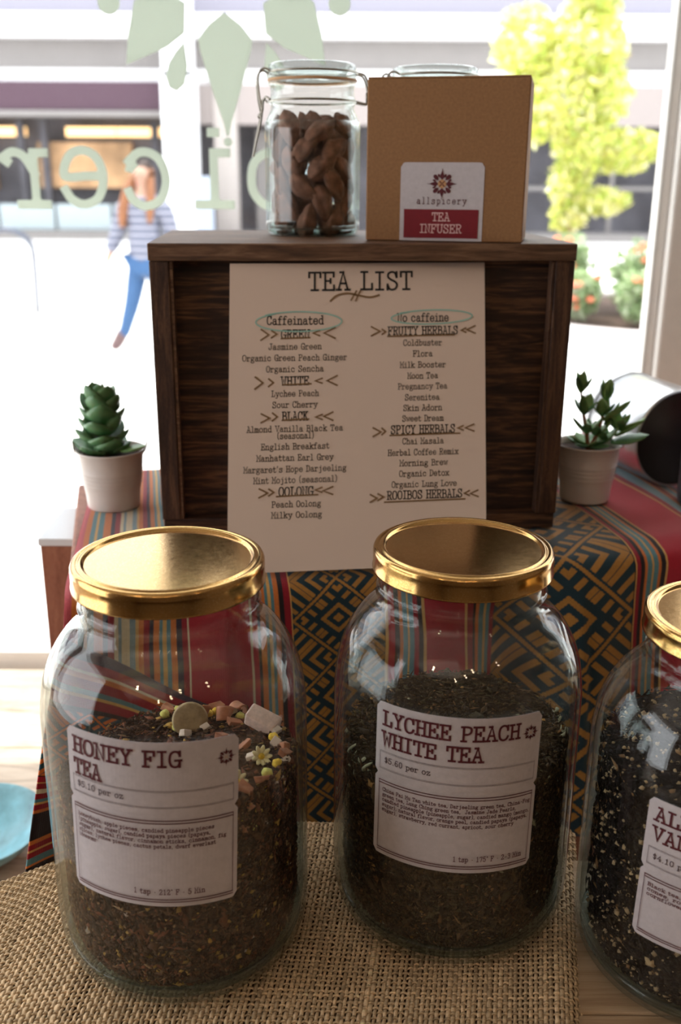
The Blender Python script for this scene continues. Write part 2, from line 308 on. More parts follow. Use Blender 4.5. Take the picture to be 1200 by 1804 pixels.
# ------------------------------------------------------------------ materials
def wood_mat(name, dark, mid, light_, scale=(2, 30, 30), rough=0.55, bumps=0.5, rings=1.0):
    t = NT(name); tc = t.add('ShaderNodeTexCoord').outputs['Object']
    big = t.noise(3.0, 3, 0.5, tc, scale, 1.2); fine = t.noise(14.0, 6, 0.7, tc, (scale[0] * 1.2, scale[1] * 3, scale[2] * 3))
    f = t.math('ADD', t.math('MULTIPLY', big, 0.6), t.math('MULTIPLY', fine, 0.4))
    t.base(t.ramp(f, [(0.36, dark), (0.5, mid), (0.64, light_)])); t.set(Roughness=rough, Specular_IOR_Level=0.35)
    t.bump(fine, bumps, 0.0006); return t.m
M = {}
M['crate'] = wood_mat('dark_stained_wood', (0.010, 0.005, 0.0035), (0.045, 0.020, 0.011), (0.19, 0.088, 0.042), (5, 60, 60))
M['crate_v'] = wood_mat('dark_stained_wood_upright', (0.02, 0.009, 0.006), (0.06, 0.027, 0.015), (0.13, 0.065, 0.035), (60, 60, 5))
M['crate_edge'] = wood_mat('worn_wood_edge', (0.05, 0.024, 0.013), (0.13, 0.065, 0.035), (0.24, 0.14, 0.08), (5, 60, 60))
M['plank'] = wood_mat('pale_pine', (0.36, 0.24, 0.14), (0.52, 0.37, 0.23), (0.62, 0.47, 0.32), (2, 30, 30), 0.5, 0.25)
M['ledge'] = wood_mat('pale_ledge_wood', (0.34, 0.27, 0.20), (0.60, 0.49, 0.38), (0.70, 0.60, 0.48), (3, 14, 30), 0.6, 0.3)
M['redwood'] = wood_mat('reddish_board', (0.22, 0.085, 0.05), (0.32, 0.13, 0.08), (0.38, 0.17, 0.1), (20, 20, 3), 0.6, 0.2)
M['white_paint'] = plain('white_paint', (0.82, 0.8, 0.77), 0.45, noise=0.03)
M['glass'] = glass_thin('jar_glass', dust=0.012, wav=0.35, wscale=16)
M['glass_inner'] = glass_thin('jar_glass_inner', dust=0.0, wav=0.0, edge=(0.85, 0.9, 0.88))
M['glass_base'] = glass_thin('thick_glass_base', tint=(0.8, 0.86, 0.84), dust=0.006, wav=0.6, wscale=60, edge=(0.45, 0.6, 0.56))
M['glass_lid'] = glass_thin('clip_lid_glass', tint=(0.86, 0.89, 0.88), dust=0.03, wav=.5, wscale=40, edge=(0.42, 0.48, 0.46))
M['pane'] = glass_thin('window_glass', tint=(0.97, 0.98, 0.98), dust=0.012, wav=0, edge=(0.9, 0.95, 0.93))
def lid_mat():
    t = NT('gold_lacquered_metal'); t.set(Metallic=1.0, Roughness=0.24)
    n = t.noise(1400, 2, 0.6); f = t.ramp(n, [(0.55, (0.50, 0.295, 0.10)), (0.76, (0.74, 0.52, 0.25))]); t.base(f)
    t.ln(t.math('MULTIPLY_ADD', t.noise(300, 3), 0.10, 0.10), t.b.inputs['Roughness']); t.bump(n, 0.05, 0.0003); return t.m
M['lid'] = lid_mat()
def paper_mat(name, col, var=0.06, sc=260, rough=0.75):
    t = NT(name); n = t.noise(sc, 5, 0.7); t.base(t.ramp(n, [(0.3, tuple(c * (1 - var) for c in col)), (0.7, col)])); t.set(Roughness=rough, Specular_IOR_Level=0.25)
    t.bump(t.noise(900, 2), 0.08, 0.0003); return t.m
M['label'] = paper_mat('label_paper', (0.56, 0.52, 0.545), 0.12, 240)
def card_mat():
    t = NT('menu_card'); v = t.add('ShaderNodeTexVoronoi'); v.inputs['Scale'].default_value = 95
    tc = t.add('ShaderNodeTexCoord'); t.ln(tc.outputs['Object'], v.inputs['Vector'])
    sp = t.ramp(v.outputs['Distance'], [(0.0, (0.30, 0.2, 0.15)), (0.06, (0.60, 0.52, 0.45)), (0.09, (1, 1, 1))])
    # only a few cells carry a speck
    m = t.ramp(v.outputs['Color'], [(0.85, (0, 0, 0)), (0.86, (1, 1, 1))], 'CONSTANT')
    t.base(t.mix(m, (0.72, 0.585, 0.50), t.mix(1.0, (0.72, 0.585, 0.50), sp, 'MULTIPLY'))); t.set(Roughness=0.7, Specular_IOR_Level=0.25)
    t.bump(t.noise(700, 2), 0.06, 0.0003); return t.m
M['card'] = card_mat()
M['ink'] = plain('black_ink', (0.02, 0.018, 0.018), 0.7)
M['ink_grey'] = plain('soft_black_ink', (0.045, 0.035, 0.03), 0.75)
M['ink_maroon'] = plain('maroon_ink', (0.085, 0.008, 0.015), 0.6)
M['ink_brown'] = plain('brown_marker', (0.22, 0.125, 0.055), 0.6)
M['ink_teal'] = plain('turquoise_marker', (0.30, 0.56, 0.50), 0.6)
M['ink_thin'] = plain('thin_ink', (0.10, 0.07, 0.08), 0.75)
M['gold_ink'] = plain('tan_ink', (0.55, 0.30, 0.14), 0.6)
M['red'] = plain('crimson_print', (0.18, 0.006, 0.014), 0.6, noise=0.08, nscale=200)
M['pinkish'] = plain('pale_print', (0.75, 0.5, 0.48), 0.7)
M['kraft'] = plain('kraft_card', (0.27, 0.135, 0.055), 0.75, noise=0.16, nscale=420, bump=0.15)
M['kraft_edge'] = plain('kraft_card_side', (0.42, 0.26, 0.15), 0.75, noise=0.1, nscale=300)
def vinyl_mat():
    t = NT('pale_green_window_vinyl'); c = (0.60, 0.64, 0.58, 1); t.b.inputs['Base Color'].default_value = c; t.set(Roughness=.6)
    tl = t.add('ShaderNodeBsdfTranslucent'); tl.inputs['Color'].default_value = c; tp = t.add('ShaderNodeBsdfTransparent'); tp.inputs['Color'].default_value = (.8, .85, .8, 1)
    a = t.add('ShaderNodeMixShader'); a.inputs[0].default_value = .68; t.ln(t.b.outputs[0], a.inputs[1]); t.ln(tl.outputs[0], a.inputs[2])
    b = t.add('ShaderNodeMixShader'); b.inputs[0].default_value = .02; t.ln(a.outputs[0], b.inputs[1]); t.ln(tp.outputs[0], b.inputs[2]); t.ln(b.outputs[0], t.out.inputs[0]); return t.m
M['vinyl'] = vinyl_mat()
M['wire'] = plain('steel_wire', (0.30, 0.28, 0.24), 0.3, 1.0)
M['rubber'] = plain('tan_rubber_gasket', (0.62, 0.36, 0.18), 0.6)
M['pod'] = plain('dried_fruit', (0.20, 0.095, 0.062), 0.85, noise=0.5, nscale=130, bump=1.0)
M['pot'] = plain('white_enamelled_tin', (0.68, 0.62, 0.59), 0.38, noise=0.03)
M['soil'] = plain('potting_soil', (0.06, 0.035, 0.025), 0.95, noise=0.5, nscale=300, bump=1.0)
def leaf_mat(name, a, b):
    t = NT(name); n = t.noise(55, 3); t.base(t.ramp(n, [(0.3, a), (0.7, b)])); t.set(Roughness=0.42, Specular_IOR_Level=0.5, Subsurface_Weight=0.15, Subsurface_Scale=0.004)
    return t.m
M['leaf_a'] = leaf_mat('succulent_leaf', (0.05, 0.16, 0.06), (0.14, 0.30, 0.13))
M['leaf_b'] = leaf_mat('pale_leaf', (0.10, 0.26, 0.08), (0.24, 0.42, 0.15))
M['stem'] = plain('red_brown_stem', (0.35, 0.15, 0.08), 0.6, noise=0.2)
M['steel'] = plain('brushed_steel', (0.72, 0.73, 0.75), 0.28, 0.9, noise=0.05)
M['black'] = plain('black_plastic', (0.012, 0.01, 0.012), 0.45)
M['bottle'] = plain('dark_grey_tin', (0.10, 0.09, 0.11), 0.35, 0.6)
M['teal'] = plain('turquoise_ceramic', (0.20, 0.44, 0.52), 0.3, noise=0.55, nscale=30)
M['tea'] = attr_mat('loose_tea_pieces', spec=0.12, bump=0.6)
M['fig'] = plain('dark_tea_mass', (0.045, 0.02, 0.012), 0.9, spec=0.05, noise=0.7, nscale=260, bump=1.0)
M['lych'] = plain('white_tea_mass', (0.045, 0.028, 0.015), 0.9, spec=0.05, noise=0.7, nscale=260, bump=1.0)
M['blk'] = plain('black_tea_mass', (0.009, 0.006, 0.006), 0.9, spec=0.05, noise=0.7, nscale=260, bump=1.0)

# cloth: stripes and diamonds from the UV (metres along and across the weave)
def cloth_mat(name, layout, along='X', motif_cols=((0.011, 0.036, 0.050), (0.33, 0.155, 0.032))):  # default motif colours darkened, painting in shade from the card and jars
    t = NT(name); uvn = t.add('ShaderNodeUVMap', uv_map='UVMap'); sp = t.add('ShaderNodeSeparateXYZ'); t.ln(uvn.outputs[0], sp.inputs[0])
    u, v = (sp.outputs[0], sp.outputs[1])
    L = layout[-1][0]; uw = t.math('ADD', u, t.math('MULTIPLY', t.math('SUBTRACT', t.noise(9, 2, coord=uvn.outputs[0]), .5), 0.006))
    un = t.math('DIVIDE', uw, L)
    # split into ramps of 30 stops
    stops = []; start = 0
    for e, c in layout: stops.append((start / L, c)); start = e
    cur = None
    for i in range(0, len(stops), 30):
        chunk = stops[i:i + 30]
        lo, hi = chunk[0][0], (stops[i + 30][0] if i + 30 < len(stops) else 1.0)
        loc = t.math('DIVIDE', t.math('SUBTRACT', un, lo), hi - lo)
        col = t.ramp(loc, [((p - lo) / (hi - lo), c if c != 'P' else (0, 0, 0)) for p, c in chunk], 'CONSTANT')
        cur = col if cur is None else t.mix(t.math('GREATER_THAN', un, lo), cur, col)
    # motif panels
    start = 0
    for e, c in layout:
        if c == 'P':
            w = e - start; p = t.math('DIVIDE', t.math('SUBTRACT', uw, start), w)
            q = t.math('FRACT', t.math('DIVIDE', v, w * 0.88)); q2 = t.math('FRACT', t.math('ADD', t.math('DIVIDE', v, w * 0.88), 0.5))
            a = t.math('ABSOLUTE', t.math('SUBTRACT', p, 0.5)); b = t.math('ABSOLUTE', t.math('SUBTRACT', q, 0.5)); b2 = t.math('ABSOLUTE', t.math('SUBTRACT', q2, 0.5))
            saw = t.math('MULTIPLY', t.math('PINGPONG', t.math('MULTIPLY', v, 1), 0.0011), 8.0)
            d = t.math('ADD', t.math('ADD', a, b), saw); d2 = t.math('ADD', t.math('ADD', a, b2), saw)
            rings = t.math('GREATER_THAN', t.math('SINE', t.math('MULTIPLY', d, 46.0)), 0.1)
            # petals along the diagonals
            pet = t.math('GREATER_THAN', t.math('SINE', t.math('MULTIPLY', t.math('ABSOLUTE', t.math('SUBTRACT', a, b)), 40.0)), 0.2)
            use = t.math('LESS_THAN', d, 0.26); use2 = t.math('GREATER_THAN', d, 0.52)
            f = t.math('ADD', t.math('MULTIPLY', rings, use), t.math('MULTIPLY', pet, t.math('SUBTRACT', 1.0, use)), clamp=True)
            line = t.math('LESS_THAN', t.math('ABSOLUTE', t.math('SUBTRACT', d, 0.5)), 0.022)
            line2 = t.math('LESS_THAN', t.math('ABSOLUTE', t.math('SUBTRACT', d, 0.28)), 0.02)
            f = t.math('MULTIPLY', f, t.math('SUBTRACT', 1.0, line2)); f = t.math('MULTIPLY', f, t.math('GREATER_THAN', t.math('ABSOLUTE', t.math('SUBTRACT', d, 0.5)), 0.05))
            f = t.math('MAXIMUM', f, line)
            rnd = t.noise(60, 3, coord=uvn.outputs[0])
            yel = t.mix(rnd, motif_cols[1], tuple(min(1, k * 1.5) for k in motif_cols[1]))
            mcol = t.mix(f, motif_cols[0], yel)
            inside = t.math('MULTIPLY', t.math('GREATER_THAN', uw, start), t.math('LESS_THAN', uw, e))
            cur = t.mix(inside, cur, mcol)
        start = e
    # thread texture
    wv = t.add('ShaderNodeTexWave'); wv.inputs['Scale'].default_value = 260; wv.bands_direction = 'Y'; t.ln(uvn.outputs[0], wv.inputs['Vector'])
    wv2 = t.add('ShaderNodeTexWave'); wv2.inputs['Scale'].default_value = 200; wv2.bands_direction = 'X'; t.ln(uvn.outputs[0], wv2.inputs['Vector'])
    hh = t.math('ADD', wv.outputs['Fac'], t.math('MULTIPLY', wv2.outputs['Fac'], 0.6))
    t.base(t.mix(0.35, cur, t.ramp(t.noise(420, 2, coord=uvn.outputs[0]), [(0.3, (0.55, 0.55, 0.55)), (0.7, (1, 1, 1))]), 'MULTIPLY'))
    t.set(Roughness=0.85, Specular_IOR_Level=0.15, Sheen_Weight=0.3); t.bump(hh, 0.35, 0.0006)
    return t.m
Rd = (0.42, 0.012, 0.03); Cr = (0.30, 0.01, 0.022); Or = (0.62, 0.18, 0.04); Nv = (0.03, 0.025, 0.05); Te = (0.10, 0.24, 0.28); Ye = (0.66, 0.38, 0.12); Cm = (0.68, 0.58, 0.40); Bk = (0.02, 0.012, 0.014); Bl = (0.22, 0.33, 0.38); Pk = (0.55, 0.10, 0.12)
def stripes(u0, wid, seq):
    tot = sum(w for w, c in seq); out = []; u = u0
    for w, c in seq: u += w / tot * wid; out.append((u, c))
    return out
layA = []
layA += stripes(0, .062, [(4, Pk), (4, Or), (3, Te), (2, Ye), (4, Te), (5, Or), (3, Nv), (4, Cr), (2, Cm), (2, Bl), (5, Cm), (3, Bl), (2, Ye), (3, Or)])
layA += stripes(.062, .036, [(3, Cr), (2, Nv), (3, Or), (2, Te), (2, Ye), (2, Te), (3, Or), (3, Nv), (3, Cr), (1.2, Cm)])
layA += stripes(.098, .05, [(1, Rd)])
layA += stripes(.148, .036, [(1.2, Cm), (3, Rd), (2, Bk), (3, Or), (2, Te), (1.5, Ye), (2, Te), (3, Or), (2, Bk), (4, Cr), (1.2, Ye)])
layA += [(.184 + .078, 'P')]
layA += stripes(.262, .032, [(1.5, Ye), (4, Rd), (3, Bk), (2, Or), (3, Te), (1.5, Ye), (3, Te), (3, Cr), (3, Bk)])
layA += stripes(.294, .045, [(1, Ye), (14, Rd), (1, Ye)])
layA += stripes(.339, .03, [(3, Cr), (2, Bk), (2, Or), (3, Te), (1.5, Ye), (2, Te), (3, Cr)])
layA += [(.369 + .129, 'P')]
layA += stripes(.498, .033, [(1.3, Ye), (3.5, Cr), (3, Bk), (2, Or), (3, Te), (1.6, Ye), (3, Te), (2.4, Or), (3, Bk), (1.6, Ye)])
layA += stripes(.531, .052, [(1, Rd)])
layA += stripes(.583, .06, [(1, Ye), (3, Cr), (3, Bl), (3, Bl), (2, Or), (3, Cr), (1, Ye), (4, Bl), (2, Or), (3, Bk), (3, Rd)])
layA += stripes(.643, .1, [(1, Ye), (20, Rd), (1, Ye), (3, Bl), (3, Or)])
M['cloth'] = cloth_mat('woven_striped_cloth', layA)
layB = stripes(0, .05, [(1, (0.05, .03, .06))])
layB += stripes(.05, .05, [(3, Cr), (1, Cm), (2, Or), (3, Cr), (2, Te), (1, Ye), (3, Cr), (2, Bk)])
layB += [(.165, 'P')]
layB += stripes(.165, .035, [(3, Rd), (1, Ye), (3, Cr), (2, Cm), (3, Cr), (2, Te), (1, Ye), (3, Cr), (2, Or)])
layB += stripes(.200, .025, [(1, Bk)])
layB += stripes(.225, .032, [(2, Or), (3, Cr), (1, Ye), (3, Cr), (3, Te), (1, Or), (3, Bk), (1, Ye)])
layB += stripes(.257, .020, [(3, Pk), (1, Cr), (3, Pk), (1, Cm)])
layB += stripes(.277, .10, [(1, Or), (3, Cr), (1, Cm), (3, Bk), (2, Or), (3, Cr), (1, Ye), (3, Te), (2, Cr)] * 2)
M['cloth_side'] = cloth_mat('woven_cloth_fold', layB, motif_cols=((0.03, 0.09, 0.12), (0.60, 0.15, 0.03)))

# ------------------------------------------------------------------ setting: shop shell
def struct(o): o['kind'] = 'structure'; return o
M['wall'] = plain('cream_wall', (0.36, 0.29, 0.24), 0.9, noise=0.04)
M['floor'] = wood_mat('shop_floor', (0.06, 0.035, 0.02), (0.12, 0.07, 0.04), (0.17, 0.11, 0.065))
M['ceil'] = plain('shop_ceiling', (0.42, 0.36, 0.31), 0.9, noise=0.03)
struct(bx('floor', (0, -1.0, -0.05), (5.0, 4.7, 0.1), M['floor']))
struct(bx('ceiling', (0, -1.0, 2.75), (5.0, 4.7, 0.1), M['ceil']))
mw = MB(); mw.box((-1.97, -1.90, 1.35), (0.1, 2.9, 2.7)); mw.box((-1.97, 1.27, 1.35), (0.1, 0.14, 2.7)); mw.box((-1.97, 0.375, 0.36), (0.1, 1.65, 0.72)); mw.box((-1.97, 0.375, 2.64), (0.1, 1.65, 0.12))  # unseen gap in this wall, added to bring daylight in from the left
struct(mw.build('wall_left', M['wall']))
struct(bx('wall_right', (2.45, -1.0, 1.35), (0.1, 4.7, 2.7), M['wall']))
struct(bx('wall_back', (0, -3.3, 1.35), (4.8, 0.1, 2.7), M['wall']))
mw = MB(); mw.box((0, 1.40, 0.375), (4.8, 0.12, 0.75)); mw.box((0, 1.40, 2.55), (4.8, 0.12, 0.3)); mw.box((-2.15, 1.40, 1.575), (0.5, 0.12, 1.65)); mw.box((2.0, 1.40, 1.575), (0.8, 0.12, 1.65))
struct(mw.build('wall_front', M['wall']))
# window: posts, sill and panes
win = bpy.data.objects.new('window_1', None); COL.objects.link(win); win.location = (0, 0, 0); win['kind'] = 'structure'
win['label'] = 'large shop window behind the display with white frame and pale green lettering'
bx('window_frame', (0.4745, 1.39, 1.60), (0.09, 0.075, 1.56), M['white_paint'], win, bevel=0.004)
bx('glazing_bead', (0.4225, 1.385, 1.60), (0.014, 0.03, 1.56), M['white_paint'], win, bevel=0.003)
bx('bottom_rail', (-0.2, 1.39, 0.785), (3.2, 0.075, 0.07), M['white_paint'], win, bevel=0.004)
bx('top_rail', (-0.2, 1.39, 2.39), (3.6, 0.075, 0.06), M['white_paint'], win, bevel=0.004)
bx('pane', (-0.74, 1.372, 1.60), (2.32, 0.006, 1.56), M['pane'], win)
bx('pane', (1.06, 1.372, 1.60), (1.08, 0.006, 1.56), M['pane'], win)
mb = MB(); mb.flat = True
YG = 1.3668
for k_, ch_ in enumerate('yrecipslla'):
    text(mb, ch_, -0.5009 + (.0815 * k_ if k_ < 6 else .485 + .070 * (k_ - 6)) + .0345, 1.4645, 0.0985, lambda x, y: (x, YG, y), mirror=True, wt=1.15, k=6)
wl = mb.build('window_lettering', M['vinyl'], win)
m_ = wl.modifiers.new('s', 'SOLIDIFY'); m_.thickness = .003; m_.offset = 0
m_ = wl.modifiers.new('r', 'REMESH'); m_.mode = 'VOXEL'; m_.voxel_size = .0012
mb = MB(); mb.flat = True; logo(mb, -0.1475, 1.7408, 0.172, lambda x, y: (x, YG - .0006, y), big=True); we = mb.build('window_emblem', M['vinyl'], win)
m_ = we.modifiers.new('s', 'SOLIDIFY'); m_.thickness = .002; m_.offset = 0
# unseen canopy above the window outside, added to block the sun
struct(bx('sun_blocker_1', (0, 1.655, 2.66), (5.0, 0.39, 0.06), M['white_paint']))
# display ledge inside the window
lr = bpy.data.objects.new('display_ledge', None); COL.objects.link(lr); tag(lr, 'pale wooden display ledge running under the shop window', 'ledge')
yb = [0.18, 0.42, 0.66, 0.90, 1.12, 1.335]
for i in range(5):
    bx('board', (-0.2, (yb[i] + yb[i + 1]) / 2, 0.785), (3.4, yb[i + 1] - yb[i] - 0.002, 0.03), M['ledge'], lr, bevel=0.001)
for x in (-1.7, -0.5, 0.7, 1.4): bx('support', (x, 0.75, 0.385), (0.05, 1.0, 0.77), M['ledge'], lr)

# ------------------------------------------------------------------ burlap covered crate
cr = empty('display_crate', (0, 0, 0.8), 'pale wooden crate with plank top carrying the big tea jars', 'crate')
def ch(o, root):  # keep world position
    o.location = o.location - root.location; return o
yl = [0.16, 0.265, 0.370, 0.4755, 0.5500, 0.6200]
for i in range(5):
    xs_ = (-.235, -.235, -.235, -.215, -.160)[i]
    ch(bx('plank', ((xs_ + .49) / 2, (yl[i] + yl[i + 1]) / 2, 1.0108), (.49 - xs_, yl[i + 1] - yl[i] - 0.0016, 0.018), M['plank'], cr, bevel=0.0012), cr)
for x in (-0.215, 0.45): ch(bx('side_panel', (x, 0.388, 0.9005), (0.03, 0.43, 0.2), M['plank'], cr), cr)
for y in (0.185, 0.59): ch(bx('rail', (0.1175, y, 0.96), (0.62, 0.02, 0.08), M['plank'], cr), cr)

# burlap sack: real over-and-under threads
def burlap_pos(s, t):
    """s 0..1 left to right, t 0..1 near to back -> arrays"""
    xl = -0.300 + 0.0 * t; xr = 0.135 + (0.187 - 0.135) * t
    X = xl + (xr - xl) * s
    Y = 0.400 + (0.668 - 0.400) * t
    Y = Y - 0.36 * np.clip(0.40 - s, 0, 1) ** 1.2 * np.clip(t, 0, 1) ** 1.5
    jl = np.exp(-((X + 0.0997) ** 2 + (Y - 0.538) ** 2) / 0.012)
    Z = 1.0265 + 0.0028 * jl + 0.0028 * np.sin(X * 21 + 1) * np.cos(Y * 17) * (1 - jl)
    jr = np.exp(-((X - 0.0762) ** 2 + (Y - 0.5786) ** 2) / 0.010); Z = Z * (1 - jr) + 1.0222 * jr
    eb = np.clip((t - 0.94) / 0.06, 0, 1); Z = Z - 0.022 * eb ** 2
    Y = Y - 0.008 * eb ** 2
    er = np.clip((s - 0.965) / 0.035, 0, 1); Z = Z - 0.010 * er ** 2
    el = np.clip((0.12 - s) / 0.12, 0, 1); Z = Z - 0.018 * el ** 2
    return np.stack([X, Y, Z], -1)
def frame(s, t):
    p = burlap_pos(s, t); e = 1e-3
    du = burlap_pos(s + e, t) - burlap_pos(s - e, t); dv = burlap_pos(s, t + e) - burlap_pos(s, t - e)
    du /= np.linalg.norm(du, axis=-1, keepdims=True); dv /= np.linalg.norm(dv, axis=-1, keepdims=True)
    n = np.cross(du, dv); n /= np.linalg.norm(n, axis=-1, keepdims=True); return p, du, dv, n
NS, NTT = 144, 64   # number of threads in each direction
def threads(along_s, count, cross, w, hgt, amp, seed):
    r = np.random.default_rng(seed); K = 5; verts = []; faces = []; cols = []
    m = cross * 2 + 1; base = 0
    ang = np.arange(K) * 2 * PI / K + .3
    for i in range(count):
        q = (i + 0.5) / count; par = (np.arange(m)) / (m - 1)
        jit = np.cumsum(r.normal(0, 1, m)) ; jit = jit - np.linspace(jit[0], jit[-1], m); jit = jit / (np.abs(jit).max() + 1e-6) * 0.14 / count
        s, t = (par, q + jit) if along_s else (q + jit, par)
        p, du, dv, n = frame(s, t)
        ph = np.arange(m) / 2.0
        lift = np.sin((ph + (i % 2) + 0.0) * PI) * (1 if along_s else -1)
        p = p + n * (lift * amp)[:, None]
        side = dv if along_s else du
        ww = w * (1 + r.normal(0, 0.13) + 0.16 * np.convolve(r.normal(0, 1, m), np.ones(5) / 5, 'same'))
        ring = p[:, None, :] + side[:, None, :] * (np.cos(ang)[None, :, None] * ww[:, None, None]) + n[:, None, :] * (np.sin(ang)[None, :, None] * hgt)
        verts.append(ring.reshape(-1, 3))
        a = (np.arange(m - 1)[:, None] * K + np.arange(K)[None, :]); b = (np.arange(m - 1)[:, None] * K + (np.arange(K)[None, :] + 1) % K)
        f = np.stack([a, b, b + K, a + K], -1).reshape(-1, 4) + base; faces.append(f); base += m * K
        c = np.array([0.74, 0.55, 0.34]) * (1 + r.normal(0, 0.10)); cc = c[None, :] * (1 + 0.12 * r.normal(0, 1, (m - 1, 1))); cols.append(np.repeat(np.clip(cc, .05, 1), K, 0))
    return np.concatenate(verts), np.concatenate(faces), np.concatenate(cols)
def np_mesh(name, V, Fq, C, mat, parent, smooth=True):
    me = bpy.data.meshes.new(name); me.vertices.add(len(V)); me.vertices.foreach_set('co', V.astype(np.float32).ravel())
    k = Fq.shape[1]; me.loops.add(Fq.size); me.loops.foreach_set('vertex_index', Fq.astype(np.int32).ravel())
    me.polygons.add(len(Fq)); me.polygons.foreach_set('loop_start', np.arange(0, Fq.size, k, dtype=np.int32))
    me.update(calc_edges=True)
    if smooth: me.polygons.foreach_set('use_smooth', np.ones(len(Fq), dtype=bool))
    if C is not None:
        ca = me.attributes.new('col', 'FLOAT_COLOR', 'FACE'); ca.data.foreach_set('color', np.concatenate([C, np.ones((len(C), 1))], 1).astype(np.float32).ravel())
    me.validate(); me.materials.append(mat); o = bpy.data.objects.new(name, me); COL.objects.link(o)
    if parent: o.parent = parent
    return o
M['jute'] = attr_mat('jute_thread', 0.9, 0.15, bump=0.8)
bur = bpy.data.objects.new('burlap_sack', None); COL.objects.link(bur); tag(bur, 'coarse tan burlap cloth under the two big tea jars', 'cloth')
V, Fq, C = threads(True, NTT, NS, 0.00105, 0.00055, 0.00085, 3); np_mesh('weft_threads', V, Fq, C, M['jute'], bur)['kind'] = 'stuff'
V, Fq, C = threads(False, NS, NTT, 0.00138, 0.00060, 0.00062, 4); np_mesh('warp_threads', V, Fq, C, M['jute'], bur)['kind'] = 'stuff'
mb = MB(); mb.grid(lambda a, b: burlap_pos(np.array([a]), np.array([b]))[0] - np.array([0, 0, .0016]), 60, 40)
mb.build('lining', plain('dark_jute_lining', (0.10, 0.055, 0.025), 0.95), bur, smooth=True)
# hem of the sack: a rolled fold on the left, hanging over the crate
mb = MB(); mb.grid(lambda a, b: tuple(burlap_pos(np.array([0.0]), np.array([b]))[0] + np.array([-0.004 - .012 * a, 0, -0.002 - 0.10 * a])), 6, 40)
mb.build('hanging_side', plain('jute_side', (0.40, 0.27, 0.14), 0.95, noise=.3, nscale=500, bump=.6), bur, smooth=True)

# ------------------------------------------------------------------ riser and woven cloth
YA = R_(12.4); RO = Vector((-0.2236, 0.745, 0)); EX = Vector((math.cos(YA), math.sin(YA), 0)); EY = Vector((-math.sin(YA), math.cos(YA), 0))
def rp(u, w, z): return RO + EX * u + EY * w + Vector((0, 0, z))
rs = empty('wooden_riser', tuple(rp(0.30, 0.17, 0.80)), 'reddish wooden box riser hidden under the striped woven cloth', 'box', rz=YA)
bx('body', (0, 0, 0.1855), (0.60, 0.325, 0.371), M['redwood'], rs, bevel=0.003)
ZT = 1.182
CL = 0.74; TOPD = 0.335
def cloth_pt(u, v):
    """u metres along the weave from the left hem, v metres from the back edge over the front bend and down"""
    wob = 0.004 * math.sin(u * 38) + 0.003 * math.sin(u * 17 + 1)
    if v <= TOPD:
        w = TOPD - v; z = ZT + 0.0012 * math.sin(u * 40 + v * 9) * math.sin(v * 14)
        # far right: soft folds lifting under the canister
        if u > .5: z += 0.004 * math.sin((u - .5) * 60 + v * 12) * min(1, (u - .5) / .1)
        uu = u + 0.016 * max(0, w) / .25 * max(0, 1 - u / .12)
        x = w + 0.0
        k = max(0, 1 - w / 0.02); z -= 0.004 * k * k
        return rp(uu, x, z)
    d = v - TOPD; r = 0.016
    if d < r * PI / 2:
        a = d / r; y = -r * math.sin(a); z = ZT - 0.004 - r * (1 - math.cos(a))
    else:
        dd = d - r * PI / 2; y = -r - 0.10 * dd - 0.05 * dd * dd / .2; z = ZT - 0.004 - r - dd * 0.985
    hang = max(0, d - .01)
    y += wob * min(1, hang / .05) * 2.2 + 0.010 * math.sin(u * 52 + .6) * min(1, hang / .12) * (1 if .13 < u < .45 else .4)
    uu = u
    fl = max(0, 1 - u / .13)                    # left edge fans out to the front
    uu = u - fl * hang * 0.10; y -= fl * fl * hang * 0.32
    return rp(uu, y, z)
NU, NV = 190, 90
tv = TOPD + 0.265; cloth = MB(); uvs = []
for j in range(NV + 1):
    for i in range(NU + 1):
        uvs.append((CL * i / NU, tv * j / NV))
cloth.grid(lambda a, b: tuple(cloth_pt(a * CL, b * tv)), NU, NV)
cl = empty('woven_cloth', tuple(rp(0.3, 0.15, ZT)), 'striped red, teal and gold woven cloth draped over the riser', 'cloth')
o = cloth.build('drape', M['cloth'], cl, smooth=True, uv=uvs, solid=0.0012); o.location = -Vector(cl.location)
# lower left fold, its stripes running across
def fold_pt(a, b):
    # a across from the left hem (0) to the right, b down
    h0 = .035 + .10 * a ** .8; hang = h0 + b * (.225 - h0)
    p = cloth_pt(max(0.0, a * 0.17), TOPD + hang)
    out = 0.008 + 0.036 * (1 - a) * b + 0.010 * math.sin(a * 8 + b * 5) * b
    return p - EY * out * min(1, b * 4 + .15) - EX * (0.024 * (1 - a) * b ** .7)
mb = MB(); uvs = []
for j in range(41):
    for i in range(41):
        a, b = i / 40, j / 40; uvs.append((0.036 + 0.012 * a + b * .275 * (1 - .36 * a), a * .17))
mb.grid(lambda a, b: tuple(fold_pt(a, b)), 40, 40)
o = mb.build('folded_corner', M['cloth_side'], cl, smooth=True, uv=uvs, solid=0.0012); o.location = -Vector(cl.location)
# side board left of the cloth; bluish daylight painted on its top edge
bd = empty('upright_board', (-0.2760, 1.0000, 0.80), 'reddish-brown upright board with daylight painted pale on its top edge, left of the cloth', 'board')
bx('panel', (0.0, 0, 0.171), (0.030 * 2, 0.10, 0.342), M['redwood'], bd, bevel=0.001)
bx('top_edge', (0.0, 0, 0.346), (0.032 * 2, 0.102, 0.008), plain('daylit_board_top', (0.72, 0.77, 0.82), 0.5), bd, bevel=0.001)

